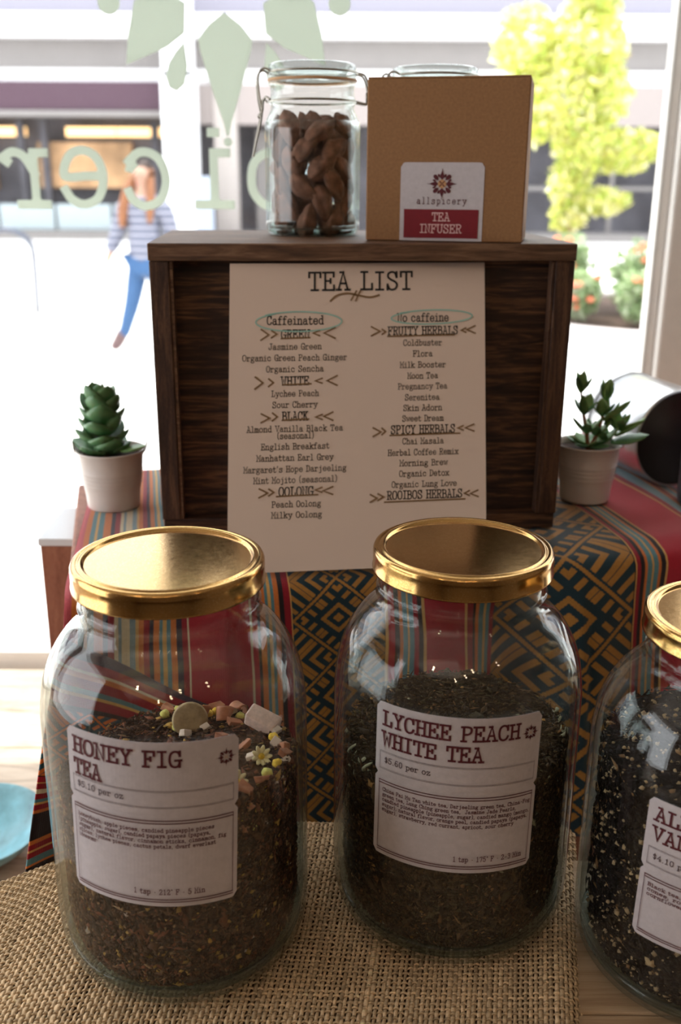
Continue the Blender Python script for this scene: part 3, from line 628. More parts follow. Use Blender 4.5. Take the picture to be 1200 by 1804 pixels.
# ------------------------------------------------------------------ dark wooden box with the menu card
BY = R_(4.0)
bxr = empty('wooden_display_box', (-0.1635, 0.8635, 1.1852), 'dark brown stained wooden box standing on its side behind the tea list', 'box', rz=BY)
BW, BH, BD = 0.3678, 0.2612, 0.222; T = 0.0145
bx('top_board', (BW / 2, BD / 2, BH - T / 2), (BW + 0.001, BD, T), M['crate_edge'], bxr, bevel=0.0012)
bx('bottom_board', (BW / 2, BD / 2 + .002, T / 2), (BW - 0.002, BD - .004, T), M['crate'], bxr, bevel=0.001)
bx('side_board', (T * .58, BD / 2 + .001, BH / 2), (T * 1.16, BD - .002, BH - 2 * T - .0006), M['crate_v'], bxr, bevel=0.001)
bx('side_board', (BW - T * .58, BD / 2 + .001, BH / 2), (T * 1.16, BD - .002, BH - 2 * T - .0006), M['crate_v'], bxr, bevel=0.001)
bx('inner_bead', (T * 1.16 + .0016, .009, BH / 2), (0.003, 0.012, BH - 2 * T - .001), M['crate_edge'], bxr, bevel=0.0006)
bx('inner_bead', (BW - T * 1.16 - .0016, .009, BH / 2), (0.003, 0.012, BH - 2 * T - .001), M['crate_v'], bxr, bevel=0.0006)
bx('face_panel', (BW / 2, 0.020, BH / 2), (BW - T * 2.4, 0.006, BH - 2 * T - .001), M['crate'], bxr)
bx('back_panel', (BW / 2, BD - 0.006, BH / 2), (BW - T * 2.4, 0.006, BH - 2 * T - .001), M['crate'], bxr)

# menu card
c0 = Vector((-0.0945, 0.7725, 1.1845)); c1 = Vector((-0.0955, 0.8710, 1.4295)); cw = 0.2225
bxd = Vector((math.cos(BY + R_(3.2)), math.sin(BY + R_(3.2)), 0)); up = (c1 - c0); chh = up.length; up.normalize()
nrm = bxd.cross(up).normalized()
card = empty('tea_list_card', tuple(c0 + bxd * cw / 2), 'cream tea list card with typed names leaning against the dark wooden box', 'card')
def cfn(off): return lambda x, y: tuple(bxd * (x - cw / 2) + up * y + nrm * off)
mb = MB()
A = [cfn(0)(x, y) for x, y in ((0, 0), (cw, 0), (cw, chh), (0, chh))]; B = [cfn(-.0009)(x, y) for x, y in ((0, 0), (cw, 0), (cw, chh), (0, chh))]
mb.add(A + B, [(0, 1, 2, 3), (7, 6, 5, 4), (0, 4, 5, 1), (1, 5, 6, 2), (2, 6, 7, 3), (3, 7, 4, 0)]).build('card_sheet', M['card'], card)
# pixel measures of the photo's print, turned to fractions of the card (flat print on a flat card)
def cxy(px, py):
    v = (py - 455) / 576.0
    xl = 403 + 14 * v; xr = 859 - 12.5 * v
    return ((px - xl) / (xr - xl) * cw, chh * (1 - (v + 0.06 * v * (v - 1) * -1 * 0)))
mt = MB(); mt.flat = True; mh = MB(); mh.flat = True; mk = MB(); mk.flat = True; mq = MB(); mq.flat = True; mq2 = MB(); mq2.flat = True
fT = cfn(0.00025); fM = cfn(0.0004)
K = cw / 452.0
def cline(s, px0, px1, pybase, hpx, mbx=None, wt=1.05):
    x0, y0 = cxy(px0, pybase); x1, _ = cxy(px1, pybase)
    text(mbx or mt, s, x0, y0, hpx * K, fT, width=x1 - x0, wt=wt, k=3)
cline('TEA LIST', 541, 727, 506, 31, mh, 1.15)
cline('Caffeinated', 470, 569, 571, 14.5, mh, 1.35); cline('No caffeine', 699, 791, 568, 14.5, mh, 1.35)
for s, a, b, y in (('GREEN', 495, 545, 597), ('WHITE', 497, 545, 685), ('BLACK', 500, 544, 751), ('OOLONG', 497, 555, 891)): cline(s, a, b, y, 14.5, mh, 1.35)
for s, a, b, y in (('FRUITY HERBALS', 682, 807, 593), ('SPICY HERBALS', 686, 798, 781), ('ROOIBOS HERBALS', 679, 808, 904)): cline(s, a, b, y, 14, mh, 1.35)
for s, a, b, y in (('Jasmine Green', 474, 566, 618), ('Organic Green Peach Ginger', 430, 610, 639), ('Organic Sencha', 471, 570, 660), ('Lychee Peach', 481, 562, 706), ('Sour Cherry', 483, 560, 727),
    ('Almond Vanilla Black Tea', 441, 604, 772), ('(seasonal)', 492, 555, 785), ('English Breakfast', 466, 581, 805), ('Manhattan Earl Grey', 459, 588, 826), ("Margaret's Hope Darjeeling", 438, 610, 847), ('Mint Mojito (seasonal)', 455, 595, 867), ('Peach Oolong', 486, 568, 912), ('Milky Oolong', 486, 570, 932),
    ('Coldbuster', 709, 778, 614), ('Flora', 726, 761, 635), ('Milk Booster', 703, 784, 656), ('Moon Tea', 716, 770, 677), ('Pregnancy Tea', 699, 786, 697), ('Serenitea', 711, 772, 718), ('Skin Adorn', 708, 776, 738), ('Sweet Dream', 706, 778, 758),
    ('Chai Masala', 706, 778, 801), ('Herbal Coffee Remix', 681, 803, 822), ('Morning Brew', 701, 784, 842), ('Organic Detox', 700, 786, 862), ('Organic Lung Love', 687, 799, 882)):
    cline(s, a, b, y, 10.2, None, 1.2)
def mark(pts, w, mbx=mk, smooth=True):
    pp = [cxy(x, y) for x, y in pts]
    if smooth and len(pp) > 2: pp = smooth_pts(pp, 5)
    ribbon(mbx, pp, w * K, fM)
# hand drawn marks: underlines, chevrons, flourish, ovals
mark([(581, 527), (592, 517), (610, 513), (630, 517), (650, 521), (666, 517)], 3.6)
mark([(617, 526), (626, 509)], 3, smooth=False); mark([(625, 527), (633, 509)], 3, smooth=False)
for a, b, y in ((496, 545, 597.5), (500, 548, 684.5), (501, 545, 750.5), (494, 562, 892), (682, 800, 596), (685, 806, 784), (675, 812, 909)): mark([(a, y), ((a + b) / 2, y - .8), (b, y - 1.2)], 2.7)
def chev(x, y, w, h, right):
    mark([(x, y - h / 2), (x + w, y), (x, y + h / 2)] if right else [(x + w, y - h / 2), (x, y), (x + w, y + h / 2)], 2.9, smooth=False)
for x, y, w, h, r in ((461, 590, 13, 20, 1), (479, 589, 9, 13, 1), (551, 588, 11, 10, 0), (570, 588, 19, 20, 0), (453, 680, 13, 22, 1), (476, 680, 8, 14, 1), (556, 678, 11, 9, 0), (576, 678, 17, 18, 0), (465, 746, 14, 16, 1), (484, 744, 8, 14, 1), (557, 746, 11, 9, 0), (571, 745, 15, 15, 0), (465, 885, 14, 16, 1), (481, 884, 8, 12, 1), (558, 882, 11, 9, 0), (571, 884, 16, 14, 0),
                      (653, 586, 15, 17, 1), (672, 587, 6, 9, 1), (813, 586, 8, 8, 0), (823, 585, 15, 14, 0), (656, 777, 13, 16, 1), (671, 776, 6, 12, 1), (803, 773, 9, 8, 0), (816, 773, 15, 13, 0), (651, 901, 11, 14, 1), (664, 899, 9, 12, 1), (812, 897, 8, 9, 0), (822, 898, 13, 12, 0)): chev(x, y, w, h, r)
def oval(cx, cy, rx, ry, tilt, mq=mq):
    pts = []
    for i in range(27):
        a = i / 25 * 2 * PI + 2.2; k = 1 + .04 * math.sin(a * 2) + i * .002
        pts.append((cx + rx * k * math.cos(a), cy - ry * k * math.sin(a) + tilt * math.cos(a)))
    mark(pts, 2.4, mq)
oval(525, 566, 73, 18, 1.5); oval(760, 560, 71, 13, -.5, mq2)
mt.build('tea_names', M['ink_grey'], card)['kind'] = 'stuff'; mh.build('headings', M['ink'], card)['kind'] = 'stuff'; mk.build('brown_marker_strokes', M['ink_brown'], card)['kind'] = 'stuff'
mq.build('turquoise_oval', M['ink_teal'], card); mq2.build('turquoise_oval', M['ink_teal'], card)

# ------------------------------------------------------------------ big tea jars
PROF = [(.0001, .004), (.056, .003), (.062, .0), (.068, .0012), (.0742, .0075), (.0780, .018), (.0795, .034), (.0797, .07), (.0797, .150), (.0789, .166), (.0765, .180), (.0715, .193), (.0640, .204), (.0570, .2105), (.0537, .215), (.0527, .2195), (.0535, .2225), (.0522, .2255), (.0522, .2440), (.0500, .2440)]
ZS = 1.052
PROF = [(r, z * ZS if z > .02 else z) for r, z in PROF]
def fine(prof, k=3):
    return smooth_pts([tuple(p) for p in prof], k)
def inner(prof, t=.0028): return [(max(.0001, r - t), z + (t * 1.5 if z < .02 else 0)) for r, z in prof[:-2]]
LIDP = [(.0001, .2462), (.030, .2462), (.0474, .2462), (.0478, .2462), (.0484, .2468), (.0492, .2478), (.0506, .2480), (.0516, .2470), (.0524, .2472), (.0536, .2478), (.0550, .2472), (.0558, .2455), (.0559, .2430), (.0558, .2350), (.0563, .2342), (.0561, .2332), (.0545, .2330)]
LIDP = [(r, z + .0128) for r, z in LIDP]
jar_mesh = {}
def big_jar(cx, cy, bz, lab, rz):
    root = empty('tea_jar', (cx, cy, bz), lab, 'jar', rz=rz)
    if not jar_mesh:
        o1 = MB().lathe(fine(PROF, 3), n=96).build('glass_body', M['glass'], root, smooth=True, weld=1e-5)
        o2 = MB().lathe(fine(inner(PROF), 3), n=96).build('inner_wall', M['glass_inner'], root, smooth=True, weld=1e-5)
        o3 = MB().lathe([(.0001, .0035), (.050, .0045), (.0635, .0030), (.0715, .0085), (.0752, .0165), (.0735, .0185), (.0690, .0115), (.0600, .0070), (.0001, .0075)], n=96).build('thick_base', M['glass_base'], root, smooth=True, weld=1e-5)
        o4 = MB().lathe(LIDP, n=96).build('lid', M['lid'], root, smooth=True, weld=1e-5)
        o4.data.polygons.foreach_set('use_smooth', [abs(p.normal.z) < .999 for p in o4.data.polygons])
        jar_mesh.update(a=o1, b=o2, c=o3, d=o4)
    else:
        for k in 'abcd':
            c = jar_mesh[k].copy(); COL.objects.link(c); c.parent = root
    return root
RL = .0797
def stickers(root, phi0, zt, zs, zb, halfw, title, price, body, foot, tilt=0.0, body_w=None, logo_pos=None):
    """two paper stickers wrapped round the jar (angle phi measured from the -Y side)"""
    rz = root.rotation_euler.z
    def fn(off):
        def f(x, y):
            xx = x * math.cos(tilt) - (y - (zt + zb) / 2) * math.sin(tilt); yy = (zt + zb) / 2 + x * math.sin(tilt) + (y - (zt + zb) / 2) * math.cos(tilt)
            a = phi0 + xx / RL - rz; R = RL + off
            return (R * math.sin(a), -R * math.cos(a), yy)
        return f
    def sheet(z0, z1, off):
        rr = .0035; mb = MB(); n = 44; vs = []; 
        for side in (0, 1):
            o_ = off if side == 0 else off - .00025
            for i in range(n + 1):
                x = -halfw + 2 * halfw * i / n; e = max(0, rr - (halfw - abs(x))); cut = rr - math.sqrt(max(0, rr * rr - e * e)) if e > 0 else 0
                vs += [fn(o_)(x, z0 + cut), fn(o_)(x, z1 - cut)]
        m = 2 * (n + 1); fs = [(2 * i, 2 * i + 2, 2 * i + 3, 2 * i + 1) for i in range(n)] + [(m + 2 * i + 1, m + 2 * i + 3, m + 2 * i + 2, m + 2 * i) for i in range(n)]
        fs += [(2 * i, m + 2 * i, m + 2 * i + 2, 2 * i + 2) for i in range(n)] + [(2 * i + 1, 2 * i + 3, m + 2 * i + 3, m + 2 * i + 1) for i in range(n)]
        return mb.add(vs, fs)
    up_ = sheet(zs - .0006, zt, .0007).build('upper_sticker', M['label'], root, smooth=False)
    lo_ = sheet(zb, zs + .0006, .0004).build('lower_sticker', M['label'], root, smooth=False)
    ft = fn(.00105); H = zt - zs; W = 2 * halfw
    mm = MB(); mm.flat = True
    th_ = .0092
    for i, (s, w) in enumerate(title): text(mm, s, -halfw + W * .045, zt - .0145 - i * .0137, th_, ft, width=w * W, wt=1.5, k=4)
    mm.build('title_lettering', M['ink_maroon'], up_)
    def rect(mbx, x0, y0, x1, y1, w):
        n = 24
        for y in (y0, y1): ribbon(mbx, [(x0 + (x1 - x0) * i / n, y) for i in range(n + 1)], w, ft)
        for x in (x0, x1): ribbon(mbx, [(x, y0), (x, y1)], w, ft)
    fi = MB(); fi.flat = True; x0 = -halfw + W * .035; x1 = halfw - W * .03
    yb_ = zs + .0035; yt_ = zs + H * .325
    rect(fi, x0, yb_, x1, yt_, .00022)
    for y in (yb_ + .0007, yt_ - .0007): ribbon(fi, [(x0 + (x1 - x0) * i / 24, y) for i in range(25)], .00018, ft)
    text(fi, price, x0 + W * .03, (yb_ + yt_) / 2 - .0013, .0036, ft, wt=1.35, k=2)
    fi.build('price_lettering', M['ink_thin'], up_)
    ml = MB(); ml.flat = True; lp = logo_pos or (halfw - W * .075, zt - .0125)
    logo(ml, lp[0], lp[1], .0056, ft, 'petals'); ml.build('emblem', M['ink_maroon'], up_)
    mc = MB(); mc.flat = True; logo(mc, lp[0], lp[1], .0056, ft, 'centre'); mc.build('emblem_centre', M['gold_ink'], up_)
    lw_ = MB(); lw_.flat = True; yt2 = zs - .0045; yb2 = zb + .0050
    rect(lw_, x0, yb2, x1, yt2, .00035)
    for y in (yt2 - .0018, yb2 - .0016): ribbon(lw_, [(x0 + (x1 - x0) * i / 24, y) for i in range(25)], .0006, ft)
    ribbon(lw_, [(x0 + (x1 - x0) * i / 24, yt2) for i in range(25)], .0006, ft); ribbon(lw_, [(x0 + (x1 - x0) * i / 24, yb2) for i in range(25)], .0006, ft)
    lw_.build('border_lines', M['ink_maroon'], lo_)
    tx = MB(); tx.flat = True
    for i, (s, w) in enumerate(body): text(tx, s, x0 + W * .025, yt2 - .0072 - i * .00345, .00235, ft, width=w * W, wt=1.5, k=2)
    text(tx, foot[0], foot[1] * W - halfw, yb2 + .0035, .0034, ft, width=foot[2] * W, wt=1.35, k=2)
    tx.build('ingredient_lettering', M['ink_maroon'], lo_)['kind'] = 'stuff'

jl = big_jar(-0.0997, 0.5382, 1.0305, 'big gold-lidded glass jar of honey fig tea on the burlap', 0)
jr = big_jar(0.0762, 0.5786, 1.0235, 'big gold-lidded glass jar of lychee peach white tea on the burlap', 0)
j3 = big_jar(0.2345, 0.5280, 1.0205, 'big gold-lidded jar of dark speckled tea on bare planks, cut off by the frame', 0); j3.scale.z = .925
def view_phi(cx, cy): return math.atan2(-cx, cy)      # direction from the jar to the camera, seen from -Y
stickers(jl, R_(-2.6), 1.2172 - 1.0305, 1.1734 - 1.0305, 1.1122 - 1.0305, .0493,
    [('HONEY FIG', .635), ('TEA', .185)], '$5.10 per oz',
    [('honeybush, apple pieces, candied pineapple pieces', .80), ('(pineapple, sugar), candied papaya pieces (papaya,', .78), ('sugar), natural flavor, cinnamon sticks, cinnamon, fig', .87), ('slices, lychee pieces, cactus petals, dwarf everlast', .81), ('blossoms', .12)],
    ('1 tsp ~ 212* F ~ 5 Min', .41, .40), tilt=R_(-2.4))
stickers(jr, R_(-6.0), 1.2090 - 1.0235, 1.1610 - 1.0235, 1.1035 - 1.0235, .0508,
    [('LYCHEE PEACH', .81), ('WHITE TEA', .60)], '$5.60 per oz',
    [('China Pai Mu Tan white tea, Darjeeling green tea, China-Fog', .90), ('green tea, Lung Ching green tea,  Jasmine Jade Pearls,', .81), ('candied pineapple (pineapple, sugar), candied mango (mango,', .90), ('sugar), natural flavor, orange peel, candied papaya (papaya,', .89), ('sugar), strawberry, red currant, apricot, sour cherry', .80)],
    ('1 tsp ~ 175* F ~ 2-3 Min', .51, .42), tilt=R_(-0.8))
stickers(j3, R_(-14.0), .1660, .1160, .0650, .0500,
    [('ALMOND', .43), ('VANILLA BLACK', .88)], '$4.10 per oz',
    [('Black tea, flavor, almond pieces, vanilla', .8), ('cones, roasted almonds, mallow', .66), ('cornflower petals', .36)],
    ('1 tsp ~ 212* F ~ 3-5 Min', .45, .45), tilt=R_(-1.0))

# loose tea: a packed mass plus thousands of small flakes at the glass and on top
def tea_fill(root_loc, name, label, mass_mat, top, palette, n_side, n_top, size, seed, surf=None, big=None):
    r = np.random.default_rng(seed); cx, cy, cz = root_loc
    RI = .0752
    def rad(z):  # inner radius by height
        zs_ = [0.006, .012, .02, .034, .15, .166, .18, .193]; rs_ = [.060, .068, .0725, .0752, .0755, .0745, .072, .067]
        return float(np.interp(z, zs_, rs_)) - .0015
    mb = MB(); n = 72; rings = 14
    vs = []
    for j in range(rings + 1):
        for i in range(n):
            a = 2 * PI * i / n; ht = top(math.cos(a), math.sin(a)); z = .0115 + (ht - .0115) * j / rings; R = rad(z) - .0042
            vs.append((R * math.cos(a), R * math.sin(a), z))
    m = (rings + 1) * n; K2 = 14
    for k in range(1, K2 + 1):
        for i in range(n):
            a = 2 * PI * i / n; q = 1 - k / K2 * .999; ht = top(q * math.cos(a), q * math.sin(a)); R = (rad(top(math.cos(a), math.sin(a))) - .0042) * q
            vs.append((R * math.cos(a), R * math.sin(a), ht + r.normal(0, .0008)))
    tot = rings + K2
    fs = [(j * n + i, j * n + (i + 1) % n, (j + 1) * n + (i + 1) % n, (j + 1) * n + i) for j in range(tot) for i in range(n)]
    fs.append(tuple(range(n))[::-1])
    root = empty(name, (cx, cy, cz + .01), label, 'tea')
    o = mb.add([(x, y, z - .01) for x, y, z in vs], fs).build('packed_tea', mass_mat, root, smooth=True); o['kind'] = 'stuff'
    # flakes
    N = n_side + n_top; pts = np.zeros((N, 3)); nor = np.zeros((N, 3))
    for i in range(N):
        a = r.uniform(0, 2 * PI)
        if i < n_side:
            if r.random() < .75: a = r.uniform(PI, 2 * PI)      # the side facing the room gets most pieces
            ht = top(math.cos(a), math.sin(a)); z = .0095 + (ht - .008) * r.random(); R = rad(z) - abs(r.normal(0, .0012)) - .0004
            pts[i] = (R * math.cos(a), R * math.sin(a), z - .01); nor[i] = (math.cos(a), math.sin(a), 0)
        else:
            q = math.sqrt(r.random()) * .97; ht = top(q * math.cos(a), q * math.sin(a)); R = rad(ht) * q
            pts[i] = (R * math.cos(a), R * math.sin(a), ht + abs(r.normal(0, .0012)) - .01); nor[i] = (0, 0, 1)
    nv = 6; V = np.zeros((N, nv, 3)); base = np.array([[1, 0, 0], [-1, 0, 0], [0, 1, 0], [0, -1, 0], [0, 0, 1], [0, 0, -1]], float)
    sz = size[0] * np.exp(r.normal(0, size[1], N)); 
    T1 = np.cross(nor, r.normal(0, 1, (N, 3))); T1 /= np.linalg.norm(T1, axis=1, keepdims=True); T2 = np.cross(nor, T1)
    cols = np.zeros((N, 3)); asp = r.uniform(.35, 1.0, N) ; el = np.where(r.random(N) < .35, r.uniform(1.6, 3.2, N), 1.0)
    w = np.array([p[0] for p in palette]); w = w / w.sum(); ki = r.choice(len(palette), N, p=w)
    for i, k in enumerate(ki):
        p = palette[k]; cols[i] = np.array(p[1]) * r.uniform(.7, 1.25)
        sz[i] *= p[2]
        if len(p) > 3: el[i] = p[3]; asp[i] = 1.0 if p[3] == 1 else asp[i]
    thick = np.array([palette[k][4] if len(palette[k]) > 4 else .4 for k in ki])
    # keep side flakes from poking out through the wall
    off = pts.copy(); off[:n_side] -= nor[:n_side] * np.minimum((sz * thick)[:n_side], .002)[:, None] * .3
    for j in range(6):
        b = base[j] * r.uniform(.7, 1.2, (N, 1))
        V[:, j] = off + T1 * (b[:, 0] * sz * el)[:, None] * .5 + T2 * (b[:, 1] * sz * asp)[:, None] * .5 + nor * (b[:, 2] * sz * thick)[:, None] * .5
    rr = np.linalg.norm(V[:, :, :2], axis=2); lim = np.interp(V[:, :, 2] + .01, [0, .006, .012, .02, .034, .15, .166, .18, .193], [.055, .0595, .0675, .072, .0745, .0748, .0738, .0713, .066]); sc_ = np.minimum(1, lim / np.maximum(rr, 1e-6)); V[:, :, :2] *= sc_[:, :, None]
    F0 = np.array([[0, 2, 4], [2, 1, 4], [1, 3, 4], [3, 0, 4], [2, 0, 5], [1, 2, 5], [3, 1, 5], [0, 3, 5]])
    Ff = (F0[None] + (np.arange(N) * 6)[:, None, None]).reshape(-1, 3)
    o = np_mesh('tea_flakes', V.reshape(-1, 3), Ff, np.repeat(cols, 8, 0), M['tea'], root, smooth=False); o['kind'] = 'stuff'
    return root, rad
DK = (.05, .022, .012); BR = (.12, .055, .028); RB = (.20, .07, .035); TN = (.34, .20, .10); GD = (.48, .28, .07); OL = (.10, .085, .04)
topL = lambda x, y: .127 + .006 * x - .005 * y + .0015 * math.sin(x * 5) * math.cos(y * 4)
figr, radf = tea_fill((-0.0997, .5382, 1.0305), 'loose_tea', 'dark honey fig leaf tea with yellow flower bits filling the left jar', M['fig'], topL,
    [(30, DK, 1), (22, BR, 1), (8, RB, 1), (2.2, TN, .9), (1.3, GD, 1.5, 1, .3), (.2, (.62, .50, .42), 1.2, 1, .6)], 15000, 3500, (.0026, .42), 5)
topR = lambda x, y: .131 + .005 * y + .003 * x
lyr, _ = tea_fill((0.0762, .5786, 1.0235), 'loose_tea', 'brownish-green white tea filling the middle jar', M['lych'], topR,
    [(30, (.05, .03, .015), 1), (20, (.10, .058, .026), 1), (7, (.09, .066, .03), 1), (2.6, (.22, .11, .045), 1), (.35, (.45, .24, .08), 1.3), (.25, (.38, .36, .24), 1.2)], 15000, 4500, (.0024, .42), 6)
top3 = lambda x, y: .160 + .006 * y
bkr, _ = tea_fill((0.2345, .5280, 1.0205), 'loose_tea', 'black tea with pale round grains filling the jar at the frame edge', M['blk'], top3,
    [(34, (.012, .009, .010), 1), (10, (.035, .025, .02), 1), (4.5, (.58, .42, .24), .95, 1, 1.0), (1.2, (.36, .20, .09), 1.2)], 13000, 3000, (.0028, .38), 8)

bkr.scale.z = .925
# larger pieces on top of the tea: each its own thing
def lump(name, s, mat, sub=1, seed=0, jag=.15, n=6):
    rr = random.Random(seed); mb = MB(); bm = bmesh.new(); bmesh.ops.create_icosphere(bm, subdivisions=2, radius=1)
    vs = [tuple((v.co[i] * (1 + rr.uniform(-jag, jag))) * s[i] for i in range(3)) for v in bm.verts]; fs = [tuple(v.index for v in f.verts) for f in bm.faces]; bm.free()
    return mb.add(vs, fs).build(name, mat, None, smooth=True)
def chunk(name, s, mat, seed=0, jag=.2):
    rr = random.Random(seed); mb = MB(); mb.box((0, 0, 0), s); mb.v = [tuple(c * (1 + rr.uniform(-jag, jag)) for c in v) for v in mb.v]
    return mb.build(name, mat, None, bevel=min(s) * .14)
mats_piece = dict(y=plain('chamomile_yellow', (0.80, 0.52, 0.05), .8, noise=.25, nscale=500, bump=.8), g=plain('chamomile_green', (0.66, .60, .16), .8, noise=.25, nscale=500, bump=.8),
    d=plain('pale_fruit_dice', (0.62, .48, .38), .6, noise=.12, nscale=200, bump=.4), o=plain('rust_fruit_piece', (0.40, .15, .07), .6, noise=.25, nscale=200, bump=.5),
    p=plain('pale_petal', (0.78, .68, .40), .7, noise=.15, nscale=200), a=plain('dried_slice', (0.36, .25, .13), .75, noise=.3, nscale=250, bump=.6), w=plain('pink_white_dice', (0.70, .50, .42), .6, noise=.2, nscale=300, bump=.6))
def put_piece(o, lx, ly, dz, lab, cat, grp, rot=None):
    ht = topL(lx / .075, ly / .075); o.location = (-.0997 + lx, .5382 + ly, 1.0305 + ht + dz)
    o.rotation_euler = rot or (random.uniform(-.6, .6), random.uniform(-.6, .6), random.uniform(0, 3)); tag(o, lab, cat, grp)
protos = {'y': lump('chamomile_head', (.0033, .0033, .0029), mats_piece['y'], seed=1), 'g': lump('chamomile_head', (.0036, .0034, .0030), mats_piece['g'], seed=2),
          'd': chunk('fruit_dice', (.0065, .0055, .0045), mats_piece['d'], 3), 'o': chunk('rust_fruit_chunk', (.0090, .0055, .0040), mats_piece['o'], 4, .35)}
labs = {'y': ('small yellow chamomile head on the honey fig tea', 'flower', 'yellow chamomile heads in the left jar'), 'g': ('greenish-yellow chamomile head on the honey fig tea', 'flower', 'greenish chamomile heads in the left jar'),
        'd': ('pale cut fruit dice on the honey fig tea', 'dried fruit', 'pale fruit dice in the left jar'), 'o': ('rust-red dried fruit chunk on the honey fig tea', 'dried fruit', 'rust fruit chunks in the left jar')}
used = set(); taken = []
kinds = 'o y d g o y o d g y o g d o y o y g o d o y o g d y o o y g o d y o o'.split()
rp_ = random.Random(5)
SLOTS = []
for k in kinds:
    for _ in range(60):
        a = rp_.uniform(-1.45, 1.9); q = rp_.choice((rp_.uniform(.3, .9), rp_.uniform(.78, .92))); x, y = .0735 * q * math.cos(a), .0735 * q * math.sin(a)
        if all((x - tx) ** 2 + (y - ty) ** 2 > .0062 ** 2 for tx, ty in taken): break
    taken.append((x, y)); SLOTS.append((k, x, y))
# a band of pieces pressed against the glass under the surface, right of the stickers
for i, (k, deg, dz) in enumerate((('y', -34, -.003), ('d', -22, -.007), ('y', -40, -.013), ('g', -28, -.018), ('o', -46, -.006), ('y', -52, -.012), ('d', -37, -.026), ('g', -18, -.003), ('y', -12, -.016), ('d', -9, -.001), ('g', -45, -.022), ('o', -30, -.012), ('o', -24, -.014), ('o', -50, -.020))):
    SLOTS.append((k, .0690 * math.cos(R_(deg)), .0690 * math.sin(R_(deg)), dz))
for sl in SLOTS:
    k, x, y = sl[:3]; dz = sl[3] if len(sl) > 3 else .0022
    o = protos[k]
    if k in used: o = o.copy(); COL.objects.link(o)
    used.add(k); put_piece(o, x, y, dz, *labs[k])
o = chunk('pineapple_dice', (.021, .0125, .010), mats_piece['w'], 9, .12); put_piece(o, .050, .030, .006, 'largest pink-white dried pineapple block on the honey fig tea', 'dried fruit', None, (.25, .35, -.35))
sl = MB().lathe([(.0001, .0022), (.006, .0016), (.0105, .0022), (.0118, 0), (.0105, -.002), (.0001, -.0018)], n=28).build('dried_slice', mats_piece['a'], None, smooth=True); put_piece(sl, .0020, .036, .0075, 'round brown dried fig slice standing behind the honey fig label', 'dried fruit', None, (1.25, .1, .15))
# curled peel pieces
for i, (x, y, a) in enumerate(((.006, .052, .3), (.030, .052, 1.9), (.020, .046, 1.0))):
    mb = MB(); mb.grid(lambda p, q: ((.004 + .002 * q) * math.cos(p * 4.2), .010 * (q - .5) + .001 * math.sin(p * 6), (.004 + .002 * q) * math.sin(p * 4.2) + .003), 14, 6)
    o = mb.build('curled_peel', mats_piece['o'], None, smooth=True, solid=.0007); put_piece(o, x, y, .005, 'rust-brown curled peel on the far side of the honey fig tea', 'dried fruit', 'curled peels in the left jar', (1.2, a, a))
# petals with ragged edges
for i, (x, y) in enumerate(((.040, -.040), (.052, -.012))):
    pr = empty('dried_blossom', (-.0997 + x, .5382 + y, 1.0305 + topL(x / .075, y / .075) + .0035), 'pale cream open blossom ' + ('close to the honey fig label edge' if i == 0 else 'near the right wall of the honey fig jar'), 'flower')
    MB().lathe([(.0001, .003), (.0018, .0024), (.0022, 0), (.0001, -.0006)], n=12).build('flower_eye', mats_piece['y'], pr, smooth=True)
    for k in range(9):
        mb = MB(); Mx = Matrix.Rotation(k * 2 * PI / 9, 3, 'Z') @ Matrix.Rotation(-.45, 3, 'Y')
        mb.grid(lambda p, q: tuple(Mx @ Vector((.0015 + .0058 * p, (q - .5) * .0032 * math.sin(.5 + 2.3 * p), .0006 * math.sin(q * 3)))), 4, 3)
        mb.build('petal', mats_piece['p'], pr, smooth=True, solid=.0003)
    pr.rotation_euler = (.8, .2, .3)
# pale wisps in the lychee jar
wm = plain('pale_green_leaf_curl', (0.42, .40, .26), .8, noise=.3, nscale=300)
for i in range(16):
    deg = [-5, 0, 4, -9, 7, -13, -152, -158, -149, -163, -60, 200, 12, -3, 190, -145][i]; rq = .0715 - (i % 3) * .002
    x, y = rq * math.cos(R_(deg)), rq * math.sin(R_(deg)); z = topR(x / .075, y / .075) - .002 - .004 * (i % 3)
    pts = [(x + .006 * math.sin(j * .9 + i) * .5, y + .005 * math.cos(j * .8 + i * 2) * .5, z + j * .0012 + .002 * math.sin(j + i)) for j in range(7)]
    lim = .0725
    pts = [(a * min(1, lim / math.hypot(a, b)), b * min(1, lim / math.hypot(a, b)), c) for a, b, c in pts]
    o = MB().tube([(a - x, b - y, c - z) for a, b, c in pts], [.0003, .0008, .0011, .0012, .001, .0007, .0002], 5).build('leaf_curl', wm, None, smooth=True)
    o.location = (.0762 + x, .5786 + y, 1.0235 + z); tag(o, 'pale green curled tea leaf against the glass of the lychee peach jar', 'tea leaf', 'pale curled leaves in the middle jar')

